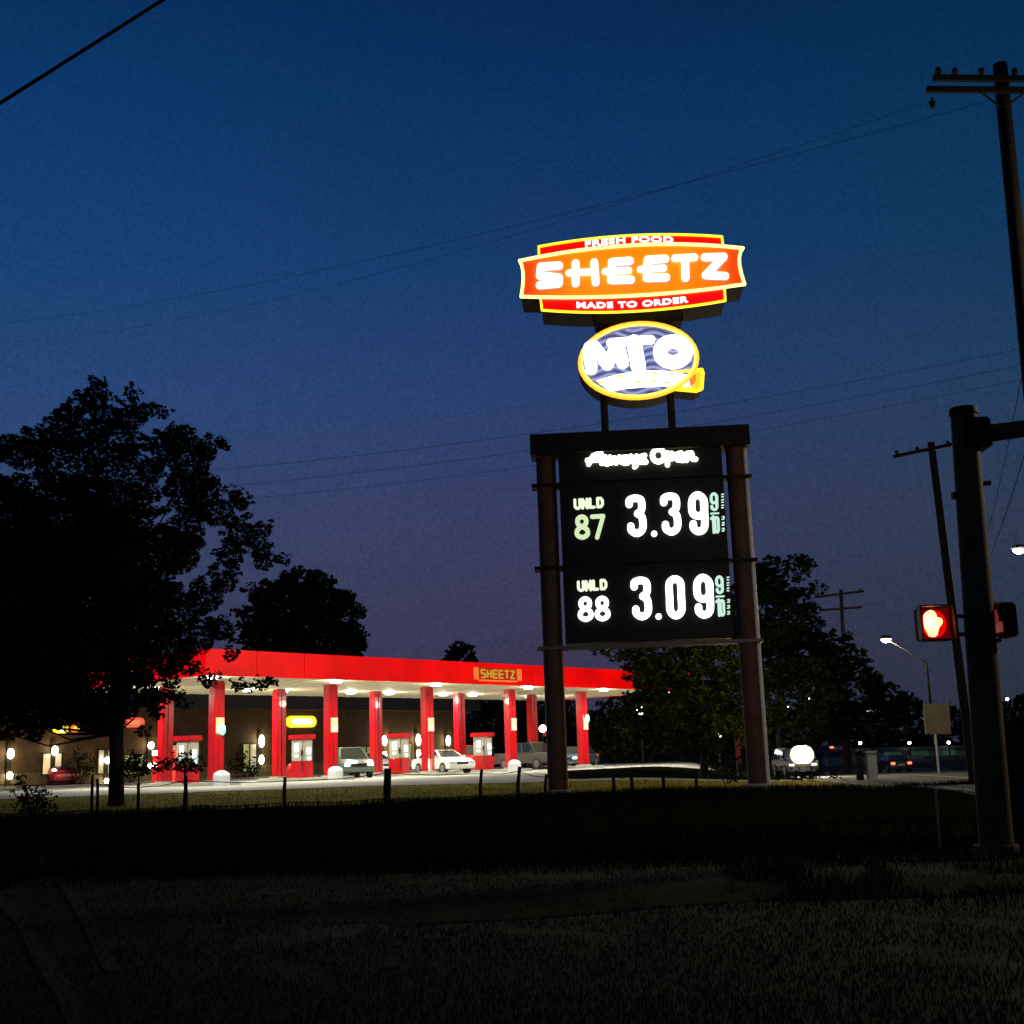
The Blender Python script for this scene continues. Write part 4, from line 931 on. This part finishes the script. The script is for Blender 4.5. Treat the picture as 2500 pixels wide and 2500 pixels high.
tree('lower dark tree sloping down to the far street lamp', 2060, 96, [(2020, 1600, 40), (2060, 1620, 38), (2100, 1640, 32), (2010, 1680, 66), (2090, 1700, 60), (2140, 1680, 26), (2160, 1720, 40), (2050, 1760, 60), (2130, 1770, 50), (2190, 1745, 28), (1990, 1770, 50), (2200, 1790, 30), (2110, 1600, 14)], 0.24, 2.2, 0.3, trunk_top=(2060, 1680), depth=3)
# far woods along the horizon: one mass
b = MB()
for px in range(-80, 2620, 34):
    if px < 1350: Y, top = 210, 1785
    elif px < 2120: Y, top = 230, 1745
    else: Y, top = 240, 1720+18*math.sin(px/60)
    r_ = rnd.uniform(28, 46); 
    for dy in (0, 50, 95):
        c = at(px+rnd.uniform(-12, 12), top+r_*0.7+dy+rnd.uniform(-8, 8), Y+rnd.uniform(-5, 5)); rr = r_*Y/FPX; leaves(b, c, Vector((rr, rr, rr)), 170, 0.62)
me = bpy.data.meshes.new('far_woods'); me.from_pydata(b.v, [], b.f); me.materials.append(leaf_m)
tag((lambda o: (COL.objects.link(o), o)[1])(bpy.data.objects.new('far_woods', me)), 'continuous dark woods along the horizon', 'woods', kind='stuff')
# shrub silhouette far left
def shrub(label, px, Y, cl_, leaf=0.07):
    X = xat(px, Y, 0.5); loc = Vector((X, Y, gz(X, Y))); t = thing('shrub', label, 'shrub', loc)
    b = MB()
    for (x, y, r_) in cl_: rr = r_*Y/FPX; leaves(b, at(x, y, Y)-loc, Vector((rr, rr*0.9, rr)), int(3.4*rr*rr/leaf/leaf), leaf)
    me = bpy.data.meshes.new('foliage'); me.from_pydata(b.v, [], b.f); me.materials.append(leaf_m); o = bpy.data.objects.new('foliage', me); COL.objects.link(o); o.parent = t
    b = MB()
    for (x, y, r_) in cl_: b.tube([(0, 0, -0.1), (at(x, y, Y)-loc)*0.5+Vector((0, 0.05, 0)), at(x, y, Y)-loc], [0.03, 0.02, 0.008], 5)
    b.build('stems', bark_m, t)
shrub('squat black shrub in front of the red coupe at the far left', 85, 35.5, [(48, 1905, 16), (50, 1935, 26), (80, 1955, 30), (110, 1955, 28), (55, 1965, 26), (85, 1980, 34), (118, 1978, 22), (96, 1932, 18)])
shrub('low lit shrub below the last fence posts near the tree with lit leaves', 1775, 52, [(1740, 1870, 20), (1775, 1862, 26), (1810, 1868, 22), (1790, 1885, 24)], 0.09)
shrub('low bushes under the dazzling headlights', 2010, 60, [(1900, 1890, 20), (1940, 1893, 20), (1990, 1890, 18), (2040, 1893, 16)], 0.1)

for px, lab in ((196, 'dark bush against the store wall between the lanterns at the far left'), (318, 'dark bush against the store wall just right of the maple trunk'), (596, 'dark bush beside the store lantern left of the yellow sign'), (1165, 'dark bush at the right end of the store')):
    Yb = at_n(px, 1870, -74.0).y
    shrub(lab, px, Yb, [(px-18, 1868, 20), (px+14, 1862, 22), (px, 1885, 26), (px+26, 1882, 16), (px-6, 1842, 15)], 0.12)
# ------------------------------------------------------------------ right hand side: poles, signal, lamps
sigpole_m = mat('brown_signal_pole', (0.12, 0.068, 0.024), 0.8, scale=3, var=0.4, spec=0.15)
# signal pole with mast arm
SY = 16.6; pb = at_z(2434, 2085, 0.02); SY = pb.y
sg = thing('signal_pole', 'thick grey traffic signal pole with mast arm beside the red hand signal', 'signal pole', (pb.x, SY, gz(pb.x, SY)))
o_ = sg.location.copy(); T_ = lambda px, py, dy=0.0: at(px, py, SY+dy)-o_
b = MB(); tp = T_(2352, 1008); b.tube([(0, 0, -0.1), tp*0.5+Vector((0, 0, 0)), tp], [0.235, 0.215, 0.19], 20); b.build('pole', sigpole_m, sg, smooth=True)
b = MB(); b.tube([tp-Vector((0, 0, 0.03)), tp+Vector((0, 0, 0.07))], [0.215, 0.2], 20); b.build('pole_cap', darkmetal_m, sg, smooth=True)
b = MB(); b.box(T_(2375, 1062), (0.42, 0.45, 0.46)); b.build('arm_bracket', darkmetal_m, sg, bevel=0.03)
a = T_(2385, 1062); b = MB(); b.tube([a, a+Vector((1.6, -0.25, 0.11)), a+Vector((4.5, -0.7, 0.28))], [0.135, 0.12, 0.10], 14); b.build('mast_arm', sigpole_m, sg, smooth=True)
b = MB(); b.tube([(0, 0, -0.05), (0, 0, 0.12)], [0.34, 0.30], 16); b.build('base_flange', sigpole_m, sg, smooth=True)
b = MB(); b.box(T_(2402, 1180), (0.2, 0.06, 0.06)); b.box(T_(2332, 1210), (0.08, 0.12, 0.1)); b.build('strap_bracket', darkmetal_m, sg)
# pedestrian signal facing the camera (its own housing on the pole)
ps = thing('pedestrian_signal', 'pedestrian signal showing a glowing red hand', 'pedestrian signal', at(2280, 1520, SY-0.35))
po_ = ps.location.copy(); Hh = lambda x, y, d=0.0: at(2050+x/4.293, 1400+y/4.293, SY-0.45+d)-po_
b = MB(); c_ = (Hh(870, 360)+Hh(1130, 690))/2
b.box(c_+Vector((0.02, 0.16, 0)), (0.46, 0.20, 0.48)); b.build('housing', darkmetal_m, ps, bevel=0.02)
b = MB(); 
for (dx, dz, sx_, sz_) in ((0, .25, .48, .02), (-.23, 0, .02, .48), (.25, 0, .02, .48), (0, -.235, .48, .02)): b.box(c_+Vector((0.01+dx, -0.02, dz)), (sx_, 0.16, sz_))
b.build('visor', mat('visor_shell', (0.02, 0.01, 0.01), 0.5, var=0.2), ps)
hand = [(890, 470), (892, 440), (905, 415), (930, 392), (965, 381), (1000, 393), (1022, 418), (1034, 458), (1060, 460), (1080, 470), (1092, 492), (1085, 525), (1060, 560), (1045, 595), (1038, 640), (1020, 658), (985, 662), (945, 655), (925, 625), (908, 580), (895, 530)]
b = MB(); b.prism([Hh(x, y)+Vector((0, 0.05, 0)) for x, y in hand], (0, 0.02, 0)); b.build('hand_symbol', glow('hand_symbol_light', (1.0, 0.20, 0.06), 16), ps)
b = MB(); b.box(c_+Vector((0.01, 0.062, 0)), (0.44, 0.01, 0.44)); b.build('halo_plate', glow('red_halo_plate', (1.0, 0.0, 0.0), 0.10, (0.12, 0.0, 0.0)), ps)  # dim red glow paints the outer part of the hand's halo
b = MB(); b.prism([c_+Vector((-0.005+0.185*math.cos(q_*math.pi/14), 0.05, 0.20*math.sin(q_*math.pi/14))) for q_ in range(28)], (0, 0.006, 0)); b.build('hand_halo', glow('red_halo_light', (1.0, 0.0, 0.0), 0.85, (0.2, 0.0, 0.0)), ps)  # glowing red disc added to paint the halo round the hand
b = MB(); b.tube([c_+Vector((0.24, 0.2, 0.12)), c_+Vector((0.62, 0.36, 0.12))], 0.03, 8); b.tube([c_+Vector((0.24, 0.2, -0.14)), c_+Vector((0.66, 0.36, -0.14))], 0.03, 8); b.build('bracket', darkmetal_m, ps)
ps2 = thing('pedestrian_signal', 'second pedestrian signal seen side on right of the signal pole', 'pedestrian signal', at(2455, 1515, SY+0.1))
b = MB(); b.box((0, 0, 0), (0.20, 0.42, 0.50)); b.build('housing', darkmetal_m, ps2, bevel=0.03)
b = MB(); 
for k in range(9): th_ = math.pi*(0.0+k/8); b.box((-0.10-0.0, -0.0+0.22*math.cos(th_), 0.02+0.24*math.sin(th_)), (0.16, 0.1, 0.03), Matrix.Rotation(th_-math.pi/2, 3, 'X'))
b.build('visor', darkmetal_m, ps2)
b = MB(); b.box((-0.106, 0, 0), (0.012, 0.30, 0.34)); b.build('hand_lens', glow('side_hand_light', (0.6, 0.02, 0.01), 0.2), ps2)
b = MB(); b.tube([(-0.1, 0, -0.28), (-0.33, 0.0, -0.34)], 0.03, 8); b.build('bracket', darkmetal_m, ps2)
# controller cabinet
X_ = xat(2500, 18.4, 1.0); cabn = thing('control_cabinet', 'black signal control cabinet right of the signal pole', 'cabinet', (X_, 18.5, gz(X_, 18.5)))
b = MB(); b.box((0, 0, 0.92), (0.62, 0.6, 1.78)); b.build('body', darkmetal_m, cabn, bevel=0.02)
b = MB(); b.box((0.0, -0.31, 0.95), (0.54, 0.02, 1.6)); dr = b.build('door', darkmetal_m, cabn)
b = MB(); b.box((0.2, -0.34, 1.0), (0.04, 0.05, 0.16)); b.build('handle', steel_m, dr)
b = MB(); b.box((0, 0, 0.02), (0.8, 0.8, 0.12)); b.build('plinth', kerb_m, cabn)
# thin stake
pbk = at_z(2295, 2078, 0.0); t = thing('marker_stake', 'thin leaning marker stake left of the signal pole', 'stake', (pbk.x, pbk.y, gz(pbk.x, pbk.y)))
b = MB(); b.tube([(0, 0, -0.1), at(2284, 1925, pbk.y)-t.location], 0.02, 6); b.build('shaft', steel_m, t)
# utility poles
def wpole(label, base, top, Y, r0, r1, arms, insul, name='utility_pole', lean_y=0):
    B = at(base[0], base[1], Y); B.z = gz(B.x, Y) if B.z < 3 else B.z
    t = thing(name, label, 'utility pole', B, 0, 'wooden utility poles'); T0 = at(top[0], top[1], Y)-B
    b = MB(); b.tube([(0, 0, -0.3), T0*0.5, T0], [r0, (r0+r1)/2, r1], 14); b.build('shaft', wood_m, t, smooth=True)
    for (a, c, th_) in arms:
        A = at(a[0], a[1], Y-0.25)-B; C_ = at(c[0], c[1], Y-0.25)-B; d = (C_-A); L = d.length; ang = math.atan2(d.z, d.x)
        b = MB(); b.box((A+C_)/2, (L, 0.1, th_), Matrix.Rotation(-ang, 3, 'Y')); b.build('crossarm', wood_m, t, bevel=0.01)
    for (x, y, h) in insul:
        q_ = at(x, y, Y-0.25)-B; b = MB(); b.tube([q_, q_+Vector((0, 0, h*0.3)), q_+Vector((0, 0, h*0.4)), q_+Vector((0, 0, h))], [0.03, 0.03, 0.075, 0.055], 8); b.build('insulator', darkmetal_m, t, smooth=True)
    return t, B
t, B = wpole('nearest tall utility pole with double crossarm at the upper right', (2600, 1830), (2441, 158), 24, 0.19, 0.15,
      [((2278, 190), (2640, 194), 0.13), ((2262, 218), (2640, 222), 0.13)], [(2292, 184, .17), (2332, 184, .15), (2397, 184, .16), (2478, 186, .17), (2275, 240, -.22)])
b = MB(); 
for a, c in (((2400, 228), (2442, 262)), ((2500, 228), (2450, 262))): b.tube([at(*a, 23.7)-B, at(*c, 23.8)-B], 0.025, 6)
b.build('brace', darkmetal_m, t)
wpole('middle utility pole with slanting crossarm left of the signal pole', (2372, 1850), (2273, 1080), 44, 0.17, 0.13, [((2182, 1115), (2330, 1084), 0.13)], [(2190, 1112, .18), (2240, 1103, .18), (2315, 1088, .18)])
wpole('faint distant utility pole with two crossarms above the dark trees', (2070, 1830), (2053, 1440), 105, 0.2, 0.15, [((1990, 1458), (2110, 1443), 0.2), ((2000, 1490), (2105, 1482), 0.2)], [(1998, 1455, .3), (2100, 1445, .3)])
# wires
def wire(name, label, P0, P1, sag, r=0.012, group='overhead wires'):
    b = MB(); P_ = []
    for i in range(21): 
        t = i/20; q_ = P0.lerp(P1, t); q_.z -= sag*4*t*(1-t); P_.append(q_)
    b.tube(P_, r, 5); return tag(b.build(name, wire_m), label, 'cable', group)
wire('overhead_cable', 'thick black cable crossing the upper left corner', at(-60, 290, 11), at(470, -46, 11), 0.0, 0.019)
wire('overhead_wire', 'thin wire sloping down left from the nearest utility pole', at(2452, 236, 24), at(-120, 800, 62), 0.9, 0.0055)
wire('overhead_wire', 'thin wire below the first, sloping down left from the lower crossarm', at(2275, 246, 23.8), at(-120, 840, 66), 1.4, 0.0045)
wire('overhead_wire', 'upper faint wire passing behind the sign support pipes', at(-100, 1190, 70), at(2500, 850, 60), 1.2, 0.010)
wire('overhead_wire', 'middle faint wire passing behind the sign support pipes', at(-100, 1235, 72), at(2500, 890, 62), 1.2, 0.010)
wire('overhead_wire', 'lowest faint wire passing just over the sign header', at(-100, 1262, 74), at(2500, 925, 64), 1.4, 0.009)
wire('service_wire', 'wire dropping steeply past the right of the signal pole', at(2560, 900, 24), at(2390, 1420, 44), 0.3, 0.012)
wire('service_wire', 'second steep wire close to the right edge', at(2520, 780, 24), at(2400, 1340, 44), 0.25, 0.010)
# street lamps
def street_lamp(label, px, py, Y, arm=None, r=0.3, power=0, h_px=None, globe=False, group='street lamps'):
    P_ = at(px, py, Y)
    ax = at(arm[0], arm[1], Y) if arm else P_+Vector((0, 0, -0.2)); z0 = gz(ax.x, ax.y)
    t = thing('street_lamp', label, 'lamp', (ax.x, ax.y, z0), 0, group); L = P_-t.location; A = ax-t.location
    b = MB()
    if arm: 
        m_ = (L+A)/2; m_.z += 0.12
        b.tube([(0, 0, -0.2), A*0.6, A], [0.13, 0.11, 0.08], 10); b.build('pole', darkmetal_m, t, smooth=True)
        b = MB(); b.tube([A, m_, L], [0.07, 0.06, 0.05], 8); b.build('arm', steel_m, t, smooth=True)
    else:
        b.tube([(0, 0, -0.2), (0, 0, L.z)], [0.10, 0.07], 10); b.build('pole', darkmetal_m, t, smooth=True)
    b = MB(); b.ball(L+Vector((0, 0, r*0.25)), (r*1.25, r*1.0, r*0.5) if not globe else (r*0.4, r*0.4, r*1.1), 14, 8); b.build('head', darkmetal_m, t, smooth=True)
    b = MB(); b.ball(L, (r, r*0.8, r*0.72) if not globe else (r, r, r), 14, 8); b.build('lens', glow('street_lamp_light', (1, 0.97, 0.88), 30) if 'street_lamp_light' not in bpy.data.materials else bpy.data.materials['street_lamp_light'], t, smooth=True)
    if power: lamp('POINT', 'street_light', P_-Vector((0, 0, r+0.25)), power, (1, 0.9, 0.7), shadow_soft_size=0.3)
    return t
street_lamp('oval street lamp at the right edge of the picture', 2488, 1341, 52, arm=(2580, 1390), r=0.27, power=1800)
street_lamp('distant oval street lamp on a curved arm above the far road', 2163, 1560, 98, arm=(2262, 1620), r=0.40, power=900)
street_lamp('round white lamp between the last column and the tree with lit leaves', 1564, 1735, 96, r=0.30, globe=True, group='parking lot lamps')
street_lamp('white lamp hidden partly by the left sign post', 1325, 1779, 104, r=0.30, globe=True, group='parking lot lamps')
street_lamp('small yellowish lamp between tree trunk and right sign post', 1755, 1797, 86, r=0.14, globe=True, group='parking lot lamps')
for px, py, lab in ((1926, 1728, 'tiny lamp low left in the dark trees'), (1975, 1705, 'tiny lamp just right of and above the first'), (2100, 1814, 'tiny lamp over the far building left end'), (2220, 1814, 'tiny lamp left of the tan sign board foot'), (2316, 1813, 'tiny lamp right of the tan sign board foot'), (2459, 1707, 'tiny lamp right of the signal pole over the far woods')):
    street_lamp(lab, px, py, 150, r=0.17, globe=True, group='far small lamps')
# the intersection's own street lamp stands just outside the frame on the right
NL = Vector((17.5, 22.0, 0)); t = thing('street_lamp', 'street lamp of the near intersection right of the signal pole', 'lamp', (NL.x, NL.y, gz(NL.x, NL.y)), 0, 'street lamps')
b = MB(); b.tube([(0, 0, -0.2), (0, 0, 8.6)], [0.13, 0.08], 12); b.build('pole', darkmetal_m, t, smooth=True)
b = MB(); b.tube([(0, 0, 8.5), (-0.8, -0.3, 8.9), (-1.8, -0.6, 9.0)], [0.06, 0.05, 0.045], 8); b.build('arm', steel_m, t, smooth=True)
b = MB(); b.ball((-2.0, -0.65, 9.02), (0.42, 0.22, 0.13), 14, 8); b.build('head', darkmetal_m, t, smooth=True)
b = MB(); b.ball((-2.0, -0.65, 8.93), (0.30, 0.17, 0.08), 14, 8); b.build('lens', bpy.data.materials['street_lamp_light'], t, smooth=True)
lamp('POINT', 'street_light', t.location+Vector((-2.0, -0.65, 8.65)), 2300, (1, 0.80, 0.52), shadow_soft_size=0.25)
# backs of signs
P_ = at(2288, 1755, 62); t = thing('road_sign', 'back of a tan rectangular road sign on a pale post', 'sign', (P_.x, 62, gz(P_.x, 62)))
b = MB(); b.box(P_-t.location, (1.28, 0.04, 1.5), Matrix.Rotation(0.03, 3, 'Y')); b.build('board', mat('tan_board', (0.13, 0.10, 0.035), 0.7, var=0.35, scale=1.5), t)
b = MB(); q_ = at(2292, 1872, 62)-t.location; b.tube([(q_.x, 0.06, -0.5), (q_.x, 0.06, P_.z-t.location.z+0.6)], 0.06, 8); b.build('post', mat('reflective_post', (0.5, 0.5, 0.46), 0.3, 0.3, var=0.1), t)
P_ = at(2123, 1731, 120); t = thing('lit_roadside_sign', 'small oval lit sign in red, white and pale blue above the far trees', 'sign', (P_.x, 120, gz(P_.x, 120)))
L = P_-t.location; b = SM(); r_ = 0.42; b.capsule(L+Vector((-0.75, 0, 0)), L+Vector((0.75, 0, -0.0)), r_, 0, 0.3); sgn = b.build('panel', glow('oval_sign_light', (0.8, 0.5, 0.55), 1.0), t)
b = SM(); b.capsule(L+Vector((-0.6, 0, 0.12)), L+Vector((0.8, 0, 0.08)), 0.12, -0.03, 0.02); b.build('red_stripe', glow('oval_sign_red_light', (0.5, 0.05, 0.10), 1.0), sgn)
b = SM(); b.capsule(L+Vector((-0.6, 0, -0.14)), L+Vector((-0.2, 0, -0.16)), 0.15, -0.03, 0.02); b.build('blue_patch', glow('oval_sign_blue_light', (0.55, 0.85, 1.0), 1.4), sgn)
b = MB(); b.tube([(L.x, 0.15, -0.3), (L.x, 0.15, L.z-0.3)], 0.1, 8); b.build('post', darkmetal_m, t)
# gate posts by the road bend
for px, m_, lab in ((2097, wood_m, 'dark square gate post by the road bend'), (2127, kerb_m, 'pale square gate post right of the dark one')):
    X = xat(px, 55, 0.8); z0 = gz(X, 55); t = thing('gate_post', lab, 'post', (X, 55, z0), 0, 'gate posts by the road bend'); top = at(px, 1832, 55)-t.location
    b = MB(); b.box((0, 0, top.z/2-0.1), (0.26 if px < 2110 else 0.42, 0.3, top.z)); b.build('shaft', m_, t, bevel=0.02)
    b = MB(); b.box((0, 0, top.z-0.06), (0.34 if px < 2110 else 0.5, 0.38, 0.08)); b.build('cap', m_, t)
# low building across the road
X0, X1 = xat(2080, 150, 1), xat(2560, 150, 1); P_ = at(2300, 1832, 150)
t = thing('roadside_building', 'long low pale building with dark windows across the far road', 'building', ((X0+X1)/2, 156, gz(X0, 150)-0.3)); hh = P_.z-t.location.z
b = MB(); b.box((0, 0, hh/2), (X1-X0, 9, hh)); wl = b.build('wall', mat('pale_render', (0.42, 0.42, 0.38), 0.9, var=0.15), t)
b = MB(); b.box((0, -0.2, hh+0.25), (X1-X0+1, 10, 0.5)); b.build('roof', roof_m, t, bevel=0.05)
for i in range(7):
    x = lerp(-(X1-X0)/2+2, (X1-X0)/2-2, i/6); b = MB(); b.box((x, -4.54, hh*0.55), (2.0, 0.08, 1.2)); b.build('window', glow('dim_green_window', (0.1, 0.3, 0.2), 0.12, (0.02, 0.04, 0.03), 0.6) if i else glass_m, t)
# red banner pole between tree trunk and right sign post
P_ = at(1796, 1815, 70); t = thing('banner', 'narrow vertical red banner between the tree trunk and the right sign post', 'banner', (P_.x, 70, gz(P_.x, 70)))
b = MB(); b.tube([(0, 0, -0.2), (0, 0, at(1796, 1775, 70).z-t.location.z)], 0.03, 8); b.build('pole', steel_m, t)
b = MB(); top = at(1796, 1778, 70).z-t.location.z; b.box((0.13, 0, top-1.0), (0.22, 0.02, 1.9)); b.build('cloth', mat('banner_red', (0.6, 0.02, 0.03), 0.7, var=0.2), t)

# humid evening air: light spreads a little round every lamp
if HAZE:
    hm = bpy.data.materials.new('haze_air'); hm.use_nodes = True; t_ = hm.node_tree; t_.nodes.clear()
    ho = N(t_, 'ShaderNodeOutputMaterial'); hv = N(t_, 'ShaderNodeVolumePrincipled'); hv.inputs['Density'].default_value = HAZE
    hv.inputs['Color'].default_value = (0.9, 0.9, 0.9, 1); hv.inputs['Anisotropy'].default_value = 0.8
    t_.links.new(hv.outputs[0], ho.inputs['Volume'])
    b = MB(); b.box((0, 150, 28), (1400, 1600, 62)); tag(b.build('haze', hm), kind='stuff')
# every light goes inside its thing's shape; painted halos and reflections glow too
bpy.context.view_layer.update()
